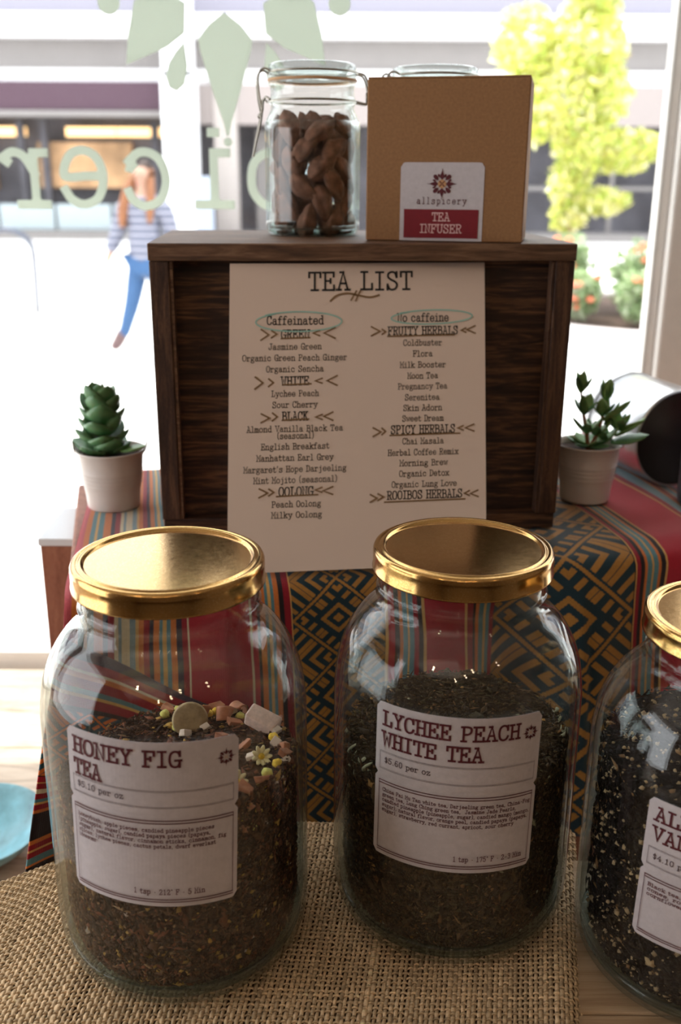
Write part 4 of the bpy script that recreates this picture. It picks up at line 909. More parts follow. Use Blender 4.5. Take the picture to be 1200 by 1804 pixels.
# ------------------------------------------------------------------ clip-top jars on the box
def bail_jar(loc, label, rz):
    root = empty('clip_top_jar', loc, label, 'jar', rz=rz)
    prof = [(.0001, .003), (.036, .0025), (.040, 0), (.0445, .0015), (.0465, .006), (.0470, .014), (.0470, .098), (.0462, .106), (.0432, .113), (.0412, .117), (.0408, .121), (.0425, .1235), (.0425, .127), (.0408, .130), (.0408, .139), (.0425, .1405), (.0425, .1425)]
    MB().lathe(fine(prof, 3), n=80).build('glass_body', M['glass'], root, smooth=True, weld=1e-5)
    MB().lathe(fine([(max(.0001, r - .0028), z + (.004 if z < .01 else 0)) for r, z in prof], 3), n=80).build('inner_wall', M['glass_inner'], root, smooth=True, weld=1e-5)
    MB().lathe([(.0001, .0022), (.035, .0030), (.0405, .0012), (.0445, .0045), (.0435, .0075), (.0001, .0062)], n=64).build('thick_base', M['glass_base'], root, smooth=True, weld=1e-5)
    MB().lathe([(.036, .1430), (.0432, .1430), (.0440, .1440), (.0432, .1452), (.036, .1452), (.036, .1430)], n=64).build('gasket', M['rubber'], root, smooth=True)
    MB().lathe([(.0001, .1500), (.034, .1505), (.0365, .1575), (.0405, .1590), (.0425, .1575), (.0430, .1520), (.0425, .1455), (.0370, .1455), (.0001, .1475)], n=80).build('glass_lid', M['glass_lid'], root, smooth=True, weld=1e-5)
    w = MB(); rw = .0011
    ring = lambda R, z, a0=0, a1=2 * PI, n=40, dz=0: [(R * math.cos(a0 + (a1 - a0) * i / n), R * math.sin(a0 + (a1 - a0) * i / n), z + dz * i / n) for i in range(n + 1)]
    w.tube(ring(.0427, .1253)[:-1], rw, 8, closed=True); w.build('neck_wire', M['wire'], root, smooth=True)
    w = MB(); w.tube(ring(.0440, .1510, PI + .33, 2 * PI - .05, 30), rw, 8); w.tube(ring(.0440, .1510, .05, PI - .33, 30), rw, 8); w.build('lid_wire', M['wire'], root, smooth=True)
    cp = MB()   # clasp on the -X side
    for s in (-1, 1):
        y0 = s * .0135; X = -.0455
        cp.tube(smooth_pts2([(-.0415, s * .0145, .1510), (-.047, s * .0125, .1535), (-.0520, s * .010, .1500), (-.0535, s * .009, .140), (-.0520, s * .011, .125), (-.0500, s * .0125, .116)], 4), rw, 8)
        cp.tube(smooth_pts2([(-.0427, s * .019, .1253), (-.0465, s * .015, .1280), (-.0490, s * .013, .1240), (-.0500, s * .0125, .1160), (-.0525, s * .0115, .112), (-.0510, s * .0125, .110)], 4), rw, 8)
        cp.tube(smooth_pts2([(-.0500, s * .0125, .1160), (-.0520, s * .012, .104), (-.0560, s * .0095, .088), (-.0585, s * .004, .076), (-.0590, 0, .0745)], 4), rw, 8)
    cp.tube(smooth_pts2([(-.0535, -.009, .140), (-.0545, 0, .1425), (-.0535, .009, .140)], 3), rw, 8)
    cp.build('wire_clasp', M['wire'], root, smooth=True)
    hg = MB()   # hinge on the +X side
    for s in (-1, 1):
        hg.tube(smooth_pts2([(.0425, s * .008, .1510), (.0500, s * .007, .1495), (.0540, s * .006, .142), (.0565, s * .006, .1300), (.0555, s * .006, .1245), (.0520, s * .006, .1235), (.0427, s * .007, .1253)], 3), rw, 8)
    hg.tube([(.0530, -.006, .1245), (.0530, -.006, .1340)], rw, 8); hg.tube([(.0565, -.006, .13), (.0565, .006, .13)], rw, 8)
    hg.build('wire_hinge', M['wire'], root, smooth=True); return root
def smooth_pts2(p, k):
    out = []; n = len(p)
    for i in range(n - 1):
        a = p[max(0, i - 1)]; b = p[i]; c = p[i + 1]; d = p[min(n - 1, i + 2)]
        for j in range(k):
            t = j / k; out.append(tuple(0.5 * (2 * b[m] + (c[m] - a[m]) * t + (2 * a[m] - 5 * b[m] + 4 * c[m] - d[m]) * t * t + (3 * b[m] - a[m] - 3 * c[m] + d[m]) * t ** 3) for m in range(3)))
    out.append(p[-1]); return out
BT = 1.1852 + BH + .0004
K1 = (-0.0285, 1.005); K2_ = (0.0880, 1.034); KS = .955
bj = bail_jar((*K1, BT), 'clip-top glass jar full of brown dried pods on the wooden box', R_(8))
bj.scale = (KS,) * 3
b2 = copy_tree(bj); b2.location = (*K2_, BT); b2.rotation_euler.z = R_(14)
b2['label'] = 'second clip-top glass jar, mostly hidden behind the kraft box'
# wrinkled dried pods inside, stacked by layers
def pod_mesh(seed, L=.0190, Rr=.0105):
    rr = random.Random(seed); mb = MB(); n = 16; rings = 11; k = rr.randint(4, 6); ph = rr.uniform(0, 6); bend = rr.uniform(-.25, .25)
    prof = []
    vs = []
    for j in range(rings + 1):
        t = j / rings; r0 = Rr * (math.sin(PI * min(.999, max(.001, t))) ** .6) * (1 - .25 * t)
        for i in range(n):
            a = 2 * PI * i / n; r = r0 * (1 + .24 * math.sin(k * a + ph + t * 3) + .12 * math.sin(2 * a + ph) + rr.uniform(-.06, .06))
            vs.append((r * math.cos(a) + bend * Rr * math.sin(PI * t) * 1.5, r * math.sin(a) * .75, (t - .5) * 2 * L))
    fs = [(j * n + i, j * n + (i + 1) % n, (j + 1) * n + (i + 1) % n, (j + 1) * n + i) for j in range(rings) for i in range(n)] + [tuple(range(n))[::-1], tuple(rings * n + i for i in range(n))]
    o = mb.add(vs, fs).build('dried_pod', M['pod'], None, smooth=True); return o
pods = [pod_mesh(s) for s in range(5)]; pu = set(); rq = random.Random(3); pz = .012; pts = []
layer = 0
while pz < .104:
    ringR = .0325; cnt = 7
    for i in range(cnt):
        a = 2 * PI * (i + .5 * (layer % 2)) / cnt + rq.uniform(-.08, .08); pts.append((ringR * math.cos(a), ringR * math.sin(a), pz + rq.uniform(-.002, .002), a))
    for i in range(2):
        a = 2 * PI * i / 2 + layer; pts.append((.0115 * math.cos(a), .0145 * math.sin(a), pz + rq.uniform(-.002, .002), a))
    pz += .0165; layer += 1
for n_, (x, y, z, a) in enumerate(pts):
    k = n_ % 5; o = pods[k]
    if k in pu: o = o.copy(); COL.objects.link(o)
    pu.add(k); o.location = (K1[0] + x, K1[1] + y, BT + z + .001)
    # long axis tangent to the wall, tipped at random
    tip = rq.choice((-1, 1)) * rq.uniform(.5, 1.35); o.rotation_mode = 'QUATERNION'
    tang = Vector((-math.sin(a), math.cos(a), 0)) * math.cos(tip) + Vector((0, 0, 1)) * math.sin(tip); o.rotation_quaternion = tang.to_track_quat('Z', 'X')
    o.scale = (.92,) * 3; tag(o, 'wrinkled brown dried pod inside the clip-top jar', 'dried pod', 'dried pods in the clip-top jar')

# ------------------------------------------------------------------ kraft box with sticker
IY = R_(-12); ib = empty('kraft_gift_box', (0.1550, 0.8880, BT), 'square brown kraft box labelled tea infuser on top of the wooden box', 'box', rz=IY)
IW, IH, ID = 0.1372, 0.1335, 0.074
bx('carton', (-IW / 2, ID / 2, (IH - .0015) / 2), (IW, ID, IH - .0016), M['kraft'], ib, bevel=0.0012)
bx('lid_flap', (-IW / 2, ID / 2, IH - .0008), (IW - .001, ID - .001, .0016), M['kraft'], ib, bevel=0.0006)
sx0, sx1, sz1 = -IW + .0305, -IW + .1025, .0655
def ifn(off): return lambda x, y: (x, -off, y)
mb = MB(); rr = .004; n = 30; vs = []
for i in range(n + 1):
    x = sx0 + (sx1 - sx0) * i / n; e = max(0, rr - min(x - sx0, sx1 - x)); cut = rr - math.sqrt(max(0, rr * rr - e * e))
    vs += [(x, -.0004, .0006), (x, -.0004, sz1 - cut)]
mb.flat = True
stk = mb.add(vs, [(2 * i, 2 * i + 2, 2 * i + 3, 2 * i + 1) for i in range(n)]).build('sticker', M['label'], ib, solid=.0002)
mid = (sx0 + sx1) / 2
mb = MB(); mb.box((mid, -.00065, .0150), (sx1 - sx0 - .0072, .0002, .0240)).build('red_band', M['red'], stk)
mb = MB(); mb.flat = True; text(mb, 'TEA', mid, .0175, .0066, ifn(.0009), align='C', wt=1.1, k=4, width=.0155); text(mb, 'INFUSER', mid, .0075, .0068, ifn(.0009), align='C', wt=1.1, k=4, width=.0365)
mb.build('band_lettering', M['pinkish'], stk)
mb = MB(); mb.flat = True; text(mb, 'allspicery', mid, .0315, .0054, ifn(.0008), align='C', wt=1.0, k=3, width=.0430, track=2.2); mb.build('shop_name_lettering', M['ink_maroon'], stk)
mb = MB(); mb.flat = True; logo(mb, mid, .0480, .0125, ifn(.0008), 'petals'); mb.build('emblem', M['ink_maroon'], stk)
mb = MB(); mb.flat = True; mb.add([ifn(.0007)(mid + .0036 * math.cos(a * PI / 8), .0480 + .0036 * math.sin(a * PI / 8)) for a in range(16)], [tuple(range(16))]); mb.build('emblem_disc', M['gold_ink'], stk)
mb = MB(); mb.flat = True; logo(mb, mid, .0480, .0150, ifn(.0009), 'centre'); mb.build('emblem_cross', M['ink_maroon'], stk)

# ------------------------------------------------------------------ potted succulents
def leaf_mesh(name, L, Wd, T_, curl, mat, parent, serr=0, cup=.3):
    mb = MB(); nu, nw = 9, 8; vs = []
    for i in range(nu + 1):
        t = i / nu; w = Wd * (math.sin(PI * min(1, t * .93 + .07)) ** .75) * (1 if not serr else 1 + serr * math.sin(t * 34) * t); a = curl * t
        x = L * (math.sin(a) / curl if abs(curl) > .01 else t); z = L * ((1 - math.cos(a)) / curl if abs(curl) > .01 else 0)
        for k in range(nw):
            b = 2 * PI * k / nw; yy = w / 2 * math.cos(b); zz = T_ / 2 * math.sin(b) * (math.sin(PI * min(1, t * .9 + .1)) ** .5) + cup * abs(math.cos(b)) ** 2 * w * .5 * (1 - t * .3)
            vs.append((x - zz * math.sin(a), yy, z + zz * math.cos(a)))
    fs = [(i * nw + k, i * nw + (k + 1) % nw, (i + 1) * nw + (k + 1) % nw, (i + 1) * nw + k) for i in range(nu) for k in range(nw)] + [tuple(range(nw))[::-1], tuple(nu * nw + k for k in range(nw))]
    return mb.add(vs, fs).build(name, mat, parent, smooth=True)
def pot(root, rt, rb, h):
    prof = [(.0001, .0015), (rb - .002, .0015), (rb, 0), (rb + .0008, .002), (rb + (rt - rb) * .25, h * .28)]
    for q in (.40, .47, .54, .61): prof += [(rb + (rt - rb) * q, h * q), (rb + (rt - rb) * q + .0007, h * (q + .02)), (rb + (rt - rb) * (q + .04), h * (q + .045))]
    prof += [(rt - .0015, h * .94), (rt + .0002, h * .962), (rt + .0012, h * .98), (rt + .0006, h), (rt - .0012, h * .99), (rt - .002, h * .92), (rt - .004, h * .7)]
    MB().lathe(prof, n=56).build('tin_pot', M['pot'], root, smooth=True)
    for sx in (-1, 1):
        mb = MB(); mb.grid(lambda a, b: (sx * (rt + .0004 + .0035 * b), (a - .5) * .017 * (1 - .75 * b * b), h - .004 + .0115 * b), 6, 5); mb.build('lug', M['pot'], root, smooth=True, solid=.0008)
    mb = MB(); mb.grid(lambda a, b: ((rt - .0028) * b * math.cos(a * 2 * PI), (rt - .0028) * b * math.sin(a * 2 * PI), h * .88 + .0016 * math.sin(a * 31 + b * 17) * b * (1 - b)), 30, 6); mb.build('soil', M['soil'], root, smooth=True, weld=1e-6)
p1 = empty('potted_succulent', (-0.2290, 0.957, ZT + .0015), 'rosette succulent in a white tin pot, left of the wooden box', 'plant')
pot(p1, .0335, .0250, .060)
MB().tube([(-.004, 0, .050), (-.006, 0, .075), (-.006, .001, .100)], [.003, .0026, .0016], 8).build('stem', M['stem'], p1, smooth=True)
la = leaf_mesh('leaf', .033, .0290, .0045, 1.0, M['leaf_a'], p1, cup=.42); n_l = 0
rl = random.Random(12)
for ti, (z, s, pitch, cnt) in enumerate(((.055, 1.05, -.02, 6), (.064, 1.08, .12, 5), (.073, 1.02, .22, 5), (.082, .98, .30, 4), (.091, .92, .42, 4), (.099, .80, .52, 4), (.103, .45, .95, 3))):
    for k in range(cnt):
        o = la if n_l == 0 else la.copy()
        if n_l: COL.objects.link(o); o.parent = p1
        n_l += 1; o.location = (-.006, 0, z + rl.uniform(-.001, .001)); o.rotation_euler = (rl.uniform(-.15, .15), -pitch + rl.uniform(-.12, .12), 2 * PI * k / cnt + ti * 1.1 + rl.uniform(-.15, .15)); q = (s * .6 + .4) * rl.uniform(.95, 1.1) * 1.0; o.scale = (q, q, q)
ol = leaf_mesh('leaf', .028, .017, .004, .3, M['leaf_b'], p1); ol.location = (.012, -.010, .0595); ol.rotation_euler = (0.1, -.1, -.1)
ol['label'] = 'pale grey-green leaf lying over the rim'
p2 = empty('potted_succulent', (0.2530, 0.9860, ZT + .0030), 'leggy succulent with long leaves in a white tin pot, right of the wooden box', 'plant')
pot(p2, .0325, .0245, .060)
stp = [[(0, 0, .050), (-.004, -.004, .07), (-.009, -.005, .09), (-.013, -.004, .112)], [(0, 0, .05), (.006, -.004, .068), (.010, -.006, .088), (.012, -.004, .104)], [(0, 0, .05), (.014, -.003, .062), (.026, -.006, .074)]]
for s_ in stp: MB().tube(smooth_pts2(s_, 3), [.0026 - .00015 * i for i in range(10)], 8).build('stem', M['stem'], p2, smooth=True)
la = leaf_mesh('leaf', .031, .0165, .0040, .35, M['leaf_b'], p2, serr=.10, cup=.2); lb = leaf_mesh('leaf', .032, .0170, .0038, .35, M['leaf_a'], p2, serr=.10, cup=.2)
specs = []
for s_ in stp:
    for j in range(1, len(s_)):
        for k in range(4 if j < len(s_) - 1 else 6):
            specs.append((s_[j], (j * 1.3 + k * 2 * PI / (4 if j < len(s_) - 1 else 6)), .25 + .25 * j + (.2 if k % 2 else 0), .62 + .12 * (k % 2)))
for k in range(9): specs.append(((0, 0, .056), k * .7 - .2, .15 + .15 * (k % 2), .8))
specs += [((.024, -.006, .068), -.25, .42, 1.15), ((.020, -.008, .062), -.1, .22, 1.2), ((.010, -.01, .085), -.2, .45, 1.1), ((.012, -.006, .080), .1, .7, .9), ((.026, -.006, .074), -.45, .35, .95)]
for n_, (p, az, el_, s) in enumerate(specs):
    src = la if n_ % 2 else lb; o = src if n_ < 2 else src.copy()
    if n_ >= 2: COL.objects.link(o); o.parent = p2
    o.location = p; o.rotation_euler = (rl.uniform(-.5, .5), -el_ + rl.uniform(-.15, .15), az + rl.uniform(-.2, .2)); o.scale = (s, s, s)

# ------------------------------------------------------------------ metal canister, dark tin, turquoise dish
cn = empty('metal_canister', (0.341, 1.0880, ZT + .0560), 'silver metal canister lying on its side on the cloth, black open end', 'canister')
ax = Vector((-0.30, 0.954, 0.0)).normalized(); Mx = ax.to_track_quat('Z', 'Y').to_matrix()
MB().lathe([(.0505, -.062), (.0525, -.0625), (.0530, -.060), (.0530, .032), (.0520, .0335), (.0530, .035), (.0528, .052), (.050, .062), (.044, .068), (.030, .071), (.0001, .072)], n=64, M=Mx).build('shell', M['steel'], cn, smooth=True, weld=1e-5)
MB().lathe([(.0505, -.062), (.0500, -.0605), (.0495, -.0580), (.0001, -.0575)], n=64, M=Mx).build('black_end', M['black'], cn, smooth=True, weld=1e-5)
MB().lathe([(.0532, .0305), (.0540, .0320), (.0540, .0335), (.0532, .0350)], n=64, M=Mx).build('seam_ring', plain('dull_grey_seam', (.3, .3, .32), .4, .6), cn, smooth=True)
dt = empty('dark_tin', (0.3870, 0.9640, ZT + .003), 'tall dark grey metal tin standing at the right frame edge', 'tin')
MB().lathe([(.0001, 0), (.040, 0), (.042, .002), (.0435, .010), (.0435, .118), (.0425, .120)], n=56).build('tin_body', M['bottle'], dt, smooth=True, weld=1e-5)
MB().lathe([(.0425, .118), (.0446, .120), (.0446, .146), (.0430, .149), (.0001, .149)], n=56).build('tin_lid', M['steel'], dt, smooth=True, weld=1e-5)
ds = empty('turquoise_bowl', (-0.392, 0.905, 0.802), 'turquoise marbled bowl on the pale ledge at the lower left', 'bowl')
MB().lathe([(.0001, .002), (.030, 0), (.033, .002), (.060, .018), (.076, .036), (.0765, .038), (.0745, .038), (.050, .020), (.030, .006), (.0001, .005)], n=64).build('bowl_body', M['teal'], ds, smooth=True, weld=1e-5)

# ------------------------------------------------------------------ outdoors
M['street'] = plain('sunlit_paving', (0.80, 0.79, 0.77), 0.9, noise=0.03, nscale=3)
M['concrete'] = plain('facade_concrete', (0.22, 0.205, 0.20), 0.9, noise=0.05, nscale=2)
M['beam'] = plain('facade_white_beam', (0.78, 0.77, 0.78), 0.8)
M['mauve'] = plain('mauve_awning', (0.075, 0.042, 0.06), 0.85)
M['dark'] = plain('dark_shop_interior', (0.085, 0.082, 0.095), 0.8, noise=0.4, nscale=1.2)
M['lilac'] = plain('lilac_cladding', (0.27, 0.26, 0.31), 0.85)
M['fac_glass'] = plain('reflecting_shopfront_glass', (0.35, 0.42, 0.45), 0.15, spec=1.0)
def gobj(name, c, d, mat, root, **kw):
    o = bx(name, c, d, mat, root, **kw); o.location = o.location - root.location; return o
gr = bx('street_paving', (0, 17.5, -0.06), (80, 32.0, 0.12), M['street']); gr['kind'] = 'structure'; gr['label'] = 'bright sunlit street paving outside the window'
bd1 = empty('shop_building', (0, 26.5, 0), 'long grey and white shop building across the street', 'building')
for (za, zb, mt_, yo) in ((5.15, 9.0, 'lilac', 0), (4.62, 5.15, 'beam', -.5), (3.95, 4.62, 'concrete', -.1), (3.62, 3.95, 'beam', -.25)):
    gobj('facade_band', (0, 27 + yo / 2, (za + zb) / 2), (70, 1 - yo, zb - za), M[mt_], bd1)
gobj('shop_recess', (0, 27.6, 1.8), (70, .3, 3.7), M['dark'], bd1)
gobj('awning', (-15.25, 26.0, 3.31), (22.1, .5, .64), M['mauve'], bd1)
gobj('awning_valance', (-15.25, 25.9, 2.91), (22.1, .5, .13), M['concrete'], bd1)
gobj('upper_wall', (13, 26.3, 3.15), (34.3, .6, .9), plain('pinkish_render', (0.30, .26, .25), .9), bd1)
warm = plain('warm_shop_lamp', (1.0, 0.62, 0.28), .5, emit=2.2)
for x in (-20, -17.2, -14.0, -11.6, -8.9, -6.6, -5.3): gobj('shop_lamp', (x + .2, 27.1, 2.55), (1.25, .2, .22), warm, bd1)
wm_ = plain('warm_shelf_display', (0.50, 0.30, 0.16), .8, noise=.5, nscale=1.5)
for x, w_, h_ in ((-19, 2, 1.1), (-16, 1.6, .9), (-13.2, 2.1, 1.0), (-9.4, .9, 1.2), (-6.6, 2.4, 1.1)): gobj('shelf_display', (x, 27.2, 1.75), (w_, .3, h_), wm_, bd1)
for i, x in enumerate((-21.3, -18.1, -15.0, -12.2, -10.2, -8.15, -7.55, -4.75)): gobj('mullion', (x, 26.9, 1.5), (.16, .2, 2.6), M['dark'], bd1)
for i in range(14): gobj('plinth_panel', (-24 + i * 1.45, 26.6, .45), (1.38, .15, .72), M['fac_glass'], bd1)
col_m = plain('white_column', (0.86, .86, .88), .7)
for x, w_, m_, y_ in ((-3.84, .80, col_m, 25.3), (-2.86, .56, plain('taupe_column', (0.40, .36, .34), .9), 26.2), (9.9, .5, M['concrete'], 26.2), (-26.5, .8, col_m, 25.3), (14.5, .6, M['concrete'], 26.2)):
    gobj('column', (x, y_, 1.9), (w_, .5, 3.8), m_, bd1)
gobj('upper_column', (-3.84, 25.3, 5.0), (.7, .5, 2.6), col_m, bd1)
gobj('utility_box', (-3.30, 25.0, .75), (.42, .3, 1.5), plain('grey_blue_cabinet', (.34, .38, .46), .7), bd1)
for x, w_, h_, mm_ in ((-1.9, .6, 2.5, 'concrete'), (-1.0, .7, 2.4, 'fac_glass'), (5.6, .12, 2.5, 'concrete'), (6.9, .10, 2.5, 'concrete'), (8.3, .14, 2.5, 'concrete'), (11.2, .12, 2.5, 'concrete')): gobj('window_mullion', (x, 26.9, 1.35), (w_, .15, h_), M[mm_], bd1)
gobj('window_rail', (8, 26.85, 1.25), (9.0, .1, .10), M['concrete'], bd1)
gobj('shop_step', (0, 26.0, .09), (70, 1.2, .18), M['concrete'], bd1)
# planter with tree and flowers
pl = empty('round_planter', (3.6, 11.2, 0), 'low round concrete planter holding the tree and flowers', 'planter')
mb = MB().lathe([(1.95, 0), (2.08, 0), (2.10, .02), (2.10, .10), (2.07, .13), (1.85, .13), (1.83, .10), (1.83, 0)], n=96); mb.build('rim', plain('pale_planter_concrete', (.62, .57, .56), .9, noise=.05), pl, smooth=False)
mb = MB().lathe([(.0001, .11), (1.0, .12), (1.83, .07)], n=48); mb.build('soil', M['soil'], pl, smooth=True)
def foliage(center, radii, n, size, cols, seed, name='foliage', root=None, shell=.55):
    r = np.random.default_rng(seed); d = r.normal(0, 1, (n, 3)); d /= np.linalg.norm(d, axis=1, keepdims=True); q = shell + (1 - shell) * r.random(n)
    P = np.array(center) + d * q[:, None] * np.array(radii); T1 = r.normal(0, 1, (n, 3)); T1 /= np.linalg.norm(T1, axis=1, keepdims=True); T2 = np.cross(T1, r.normal(0, 1, (n, 3))); T2 /= np.linalg.norm(T2, axis=1, keepdims=True)
    s = size * r.uniform(.6, 1.3, n); V = np.stack([P + T1 * s[:, None], P + T2 * s[:, None] * .55, P - T1 * s[:, None], P - T2 * s[:, None] * .55], 1)
    c = np.array(cols)[r.integers(0, len(cols), n)] * r.uniform(.8, 1.2, (n, 1)); return V.reshape(-1, 3), np.arange(n * 4).reshape(-1, 4), np.clip(c, 0, 1)
def leafy_mat(name):
    t = NT(name); a = t.add('ShaderNodeAttribute', attribute_name='col'); t.base(a.outputs['Color']); t.set(Roughness=.6)
    tl = t.add('ShaderNodeBsdfTranslucent'); t.ln(a.outputs['Color'], tl.inputs['Color']); ms = t.add('ShaderNodeMixShader'); ms.inputs[0].default_value = .55
    t.ln(t.b.outputs[0], ms.inputs[1]); t.ln(tl.outputs[0], ms.inputs[2]); t.ln(ms.outputs[0], t.out.inputs[0]); return t.m
M['foliage'] = leafy_mat('leafy_foliage')
def merge(parts):
    V = np.concatenate([p[0] for p in parts]); C = np.concatenate([p[2] for p in parts]); off = 0; Fs = []
    for p in parts: Fs.append(p[1] + off); off += len(p[0])
    return V, np.concatenate(Fs), C
tr = empty('street_tree', (2.62, 12.0, .1), 'young yellow-green tree growing in the street planter', 'tree')
MB().tube([(0, 0, 0), (.02, 0, .8), (-.03, 0, 1.6), (.02, 0, 2.6), (0, 0, 3.5)], [.05, .045, .035, .025, .012], 8).build('trunk', plain('tan_bark', (.42, .27, .16), .9), tr, smooth=True)
for a in ((.15, 0, 1.4, .75, 0, 1.9), (-.02, 0, 1.8, -.6, .1, 2.3), (.0, 0, 2.2, .55, 0, 2.7), (0, 0, 1.1, .4, 0, 1.25)): MB().tube([a[:3], a[3:]], [.018, .008], 6).build('branch', plain('bark', (.38, .26, .16), .9), tr)
YG_ = [(.82, .78, .30), (.66, .70, .18), (.92, .86, .55), (.50, .60, .14)]  # palest tone puts overexposed sunlight into the leaf colour
parts = [foliage(c_, r_, n_, .055, YG_, i) for i, (c_, r_, n_) in enumerate((((-.15, 0, 2.25), (.55, .45, .50), 1500), ((.05, 0, 2.75), (.45, .4, .55), 1300), ((.12, 0, 3.4), (.32, .3, .5), 800), ((.10, 0, 1.75), (.35, .35, .40), 1000), ((.55, 0, 1.70), (.42, .3, .25), 800), ((-.02, 0, 1.35), (.25, .25, .30), 500), ((.35, 0, 1.15), (.35, .25, .16), 450), ((.0, 0, 1.0), (.22, .2, .22), 350), ((.3, 0, 2.3), (.3, .3, .35), 500), ((.85, 0, 1.75), (.18, .2, .16), 220), ((-.60, .1, 2.80), (.38, .3, .42), 800), ((-.55, 0, 2.1), (.3, .3, .4), 500), ((.02, 0, 4.0), (.25, .25, .35), 350)))]
np_mesh('leaves', *merge(parts), M['foliage'], tr, smooth=False)['kind'] = 'stuff'
GN = [(.34, .46, .24), (.48, .58, .34), (.62, .68, .48), (.26, .38, .18)]; FL = [(.80, .25, .16), (.85, .45, .35), (.9, .8, .75)]
fbl = plain('red_orange_petals', (.80, .22, .12), .8)
for i, (x, y, w_, h_) in enumerate(((2.42, 10.42, .26, .50), (2.98, 10.05, .28, .55), (3.56, 9.92, .28, .50), (2.45, 11.05, .30, .85), (3.12, 10.75, .34, .80), (3.85, 10.60, .36, .6))):
    f = empty('flower_bush', (x, y, .12), ['low', 'wide', 'pale', 'tall leafy', 'dense back', 'outer right'][i] + ' bush with red and orange blooms in the planter', 'bush')
    np_mesh('foliage', *merge([foliage((0, 0, h_ * .5), (w_, w_ * .7, h_ * .5), 900, .05, GN, 30 + i, shell=.3)]), M['foliage'], f, smooth=False)['kind'] = 'stuff'
    rr_ = random.Random(i)
    for k in range(11):
        mb = MB(); bm = bmesh.new(); bmesh.ops.create_icosphere(bm, subdivisions=1, radius=.045); mb.add([v.co[:] for v in bm.verts], [tuple(v.index for v in q.verts) for q in bm.faces]); bm.free()
        o = mb.build('bloom', fbl, f); a = rr_.uniform(0, 6.28); o.location = (w_ * .85 * math.cos(a) * rr_.random(), -w_ * .62 * rr_.random(), h_ * rr_.uniform(.25, .95)); o.scale = (1, .8, .7)
# bike rack
rk = empty('bicycle_rack', (-3.60, 11.5, 0), 'blue-grey bent tube bicycle rack on the paving', 'rack')
pts = [(0, 0, .0), (0, 0, .55)] + [(-.0 + .0, 0, .8)]
arch = [(.13, 0, 0), (.14, 0, .45), (.14, 0, .68)] + [(.14 - .30 * (1 - math.cos(t * PI / 8)), 0, .68 + .25 * math.sin(t * PI / 8)) for t in range(1, 8)] + [(-.46, 0, .68), (-.46, 0, 0)]
MB().tube(arch, .030, 10).build('hoop', plain('blue_grey_metal', (.08, .09, .12), .4, .3), rk, smooth=True)
MB().tube([(-.25, -.3, 0), (-.26, -.3, .4), (-.28, -.3, .78)], .03, 10).build('post', plain('blue_grey_metal_post', (.08, .09, .12), .4, .3), rk, smooth=True)

# ------------------------------------------------------------------ passer-by
def skin(name, nodes, edges, mat, parent, sub=2, root=0):
    me = bpy.data.meshes.new(name); me.from_pydata([n[0] for n in nodes], edges, []); me.materials.append(mat)
    o = bpy.data.objects.new(name, me); COL.objects.link(o); o.parent = parent
    m = o.modifiers.new('skin', 'SKIN'); m.use_smooth_shade = True
    for i, n in enumerate(nodes):
        sv = me.skin_vertices[0].data[i]; r = n[1]; sv.radius = (r, r) if not isinstance(r, tuple) else r; sv.use_root = (i == root)
    s = o.modifiers.new('sub', 'SUBSURF'); s.levels = sub; s.render_levels = sub
    return o
pe = empty('person', (-1.66, 8.7, 0), 'long-haired woman walking outside in striped puffer jacket and blue jeans', 'person', rz=R_(-12))
skm = plain('skin', (.42, .25, .18), .6); jm = plain('blue_denim', (.035, .09, .20), .85, noise=.2, nscale=60); 
def stripe_mat():
    t = NT('striped_puffer'); tc = t.add('ShaderNodeTexCoord'); sp = t.add('ShaderNodeSeparateXYZ'); t.ln(tc.outputs['Object'], sp.inputs[0])
    f = t.math('SINE', t.math('MULTIPLY', sp.outputs[2], 105.0)); t.base(t.ramp(f, [(0.2, (.09, .10, .15)), (0.75, (.30, .30, .36))])); t.set(Roughness=.6); t.bump(f, .6, .01); return t.m
pm = stripe_mat(); hm = plain('blond_hair', (.22, .085, .035), .6, noise=.3, nscale=40); bmt = plain('brown_boot_leather', (.12, .07, .07), .6)
# body (one continuous surface): pelvis root
Nn = [((0, 0, .84), (.13, .10)), ((0, 0, 1.00), (.115, .085)), ((0, 0, 1.20), (.145, .095)), ((0, 0, 1.31), (.12, .08)), ((0, -.005, 1.385), (.045, .045)), ((0, -.01, 1.45), (.052, .055)), ((0, -.01, 1.52), (.070, .078)), ((0, -.005, 1.575), (.05, .055)),
      ((-.07, 0, .80), .085), ((-.16, .02, .46), .058), ((-.30, .09, .14), .036), ((-.37, .06, .06), .03),
      ((.07, 0, .80), .085), ((.14, -.06, .45), .058), ((.20, -.12, .10), .036), ((.20, -.22, .04), .03),
      ((-.16, 0, 1.28), .055), ((-.24, .02, 1.05), .042), ((-.32, -.03, .86), .030), ((-.34, -.05, .80), .026),
      ((.16, 0, 1.28), .055), ((.22, .03, 1.04), .042), ((.20, -.08, .86), .030), ((.19, -.11, .81), .026)]
Ee = [(0, 1), (1, 2), (2, 3), (3, 4), (4, 5), (5, 6), (6, 7), (0, 8), (8, 9), (9, 10), (10, 11), (0, 12), (12, 13), (13, 14), (14, 15), (3, 16), (16, 17), (17, 18), (18, 19), (3, 20), (20, 21), (21, 22), (22, 23)]
skin('body', Nn, Ee, skm, pe)
skin('jeans', [(p, (r + .014 if not isinstance(r, tuple) else (r[0] + .014, r[1] + .014))) for p, r in Nn[0:1] + Nn[8:11] + Nn[12:15]], [(0, 1), (1, 2), (2, 3), (0, 4), (4, 5), (5, 6)], jm, pe)
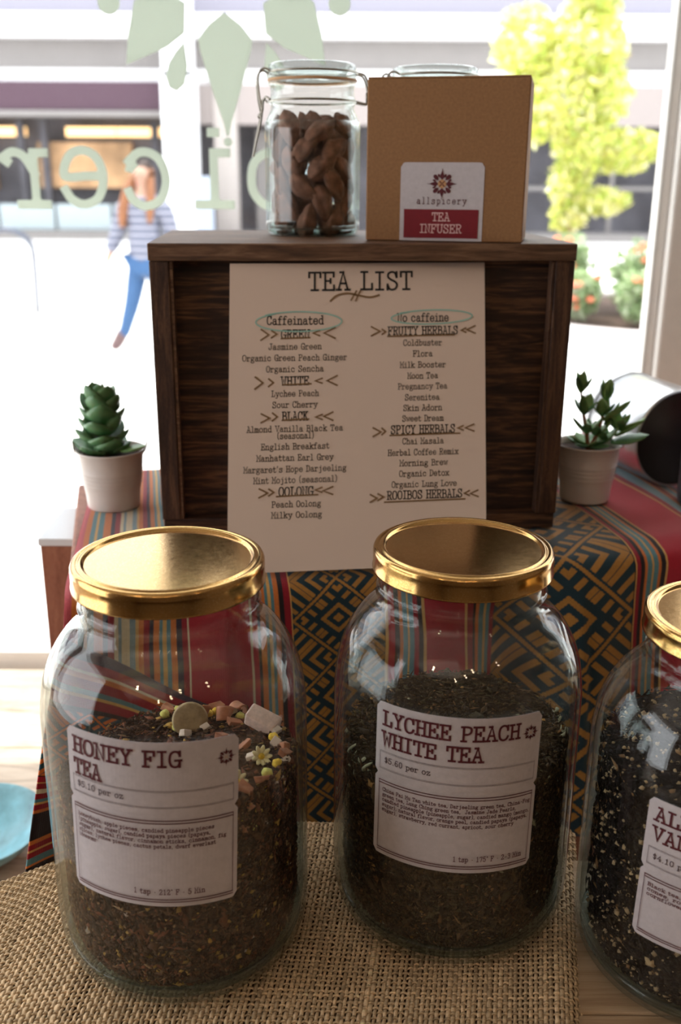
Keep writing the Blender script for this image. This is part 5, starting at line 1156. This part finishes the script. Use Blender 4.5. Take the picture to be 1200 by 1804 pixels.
skin('puffer_jacket', [((0, 0, .66), (.185, .150)), ((0, 0, .98), (.155, .125)), ((0, 0, 1.2), (.175, .13)), ((0, 0, 1.32), (.13, .095)), ((0, 0, 1.37), (.06, .06)), ((-.17, 0, 1.27), .085), ((-.25, .02, 1.05), .070), ((-.325, -.03, .87), .052), ((.17, 0, 1.27), .085), ((.23, .03, 1.04), .070), ((.20, -.08, .87), .052)],
     [(0, 1), (1, 2), (2, 3), (3, 4), (3, 5), (5, 6), (6, 7), (3, 8), (8, 9), (9, 10)], pm, pe)
for i, (a, b, c) in enumerate((((-.275, .08, .22), (-.355, .085, .085), (-.375, .01, .045)), ((.19, -.11, .20), (.20, -.13, .06), (.20, -.25, .045)))): skin('boot', [(a, .058), (b, .056), (c, .044)], [(0, 1), (1, 2)], bmt, pe)
skin('hair', [((0, .045, 1.585), (.075, .070)), ((-.01, .065, 1.50), (.092, .06)), ((-.05, .08, 1.36), (.10, .05)), ((-.11, .06, 1.20), (.08, .04)), ((-.14, .03, 1.06), (.045, .03)),
     ((-.085, -.02, 1.47), .034), ((-.115, -.075, 1.36), .045), ((-.150, -.095, 1.22), .048), ((-.165, -.085, 1.08), .026), ((.085, -.02, 1.47), .032), ((.100, -.080, 1.36), .040), ((.095, -.105, 1.22), .036), ((.085, -.095, 1.12), .02)],
     [(0, 1), (1, 2), (2, 3), (3, 4), (1, 5), (5, 6), (6, 7), (7, 8), (1, 9), (9, 10), (10, 11), (11, 12)], hm, pe)
skin('dark_hair_crown', [((0, .01, 1.60), (.060, .062)), ((0, .055, 1.57), (.068, .055)), ((0, .075, 1.50), (.062, .045))], [(0, 1), (1, 2)], plain('dark_hair_roots', (.035, .018, .014), .6), pe)
fm = plain('dark_features', (.08, .03, .03), .6)
for s in (-1, 1): MB().lathe([(.0001, .008), (.008, .004), (.008, -.004), (.0001, -.008)], (s * .028, -.085, 1.495), 10).build('eye', fm, pe, smooth=True)
MB().box((0, -.083, 1.442), (.045, .012, .010)).build('mouth', plain('lips', (.45, .15, .13), .5), pe, bevel=.003)
MB().add([(-.012, -.078, 1.465), (.012, -.078, 1.465), (0, -.112, 1.468), (0, -.082, 1.51)], [(0, 1, 2), (0, 2, 3), (1, 3, 2), (0, 3, 1)]).build('nose', skm, pe, bevel=.002)
for s in (-1, 1):   # hands: palm, four curled fingers, thumb
    hx, hy, hz = (-.34, -.05, .80) if s < 0 else (.19, -.11, .81)
    for k in range(4):
        x0 = (k - 1.5) * .017; skin('finger', [((hx + .01, hy + x0 * .9, hz - .03), .009), ((hx + .008, hy + x0, hz - .065 - .006 * (k in (1, 2))), .008), ((hx + .020, hy + x0, hz - .095 - .008 * (k in (1, 2))), .007)], [(0, 1), (1, 2)], skm, pe, 1)
    skin('thumb', [((hx, hy - .02, hz - .01), .010), ((hx + .012, hy - .045, hz - .035), .009), ((hx + .018, hy - .05, hz - .06), .007)], [(0, 1), (1, 2)], skm, pe, 1)
    skin('palm', [((hx, hy, hz + .01), .024), ((hx + .005, hy, hz - .035), (.016, .03))], [(0, 1)], skm, pe, 1)
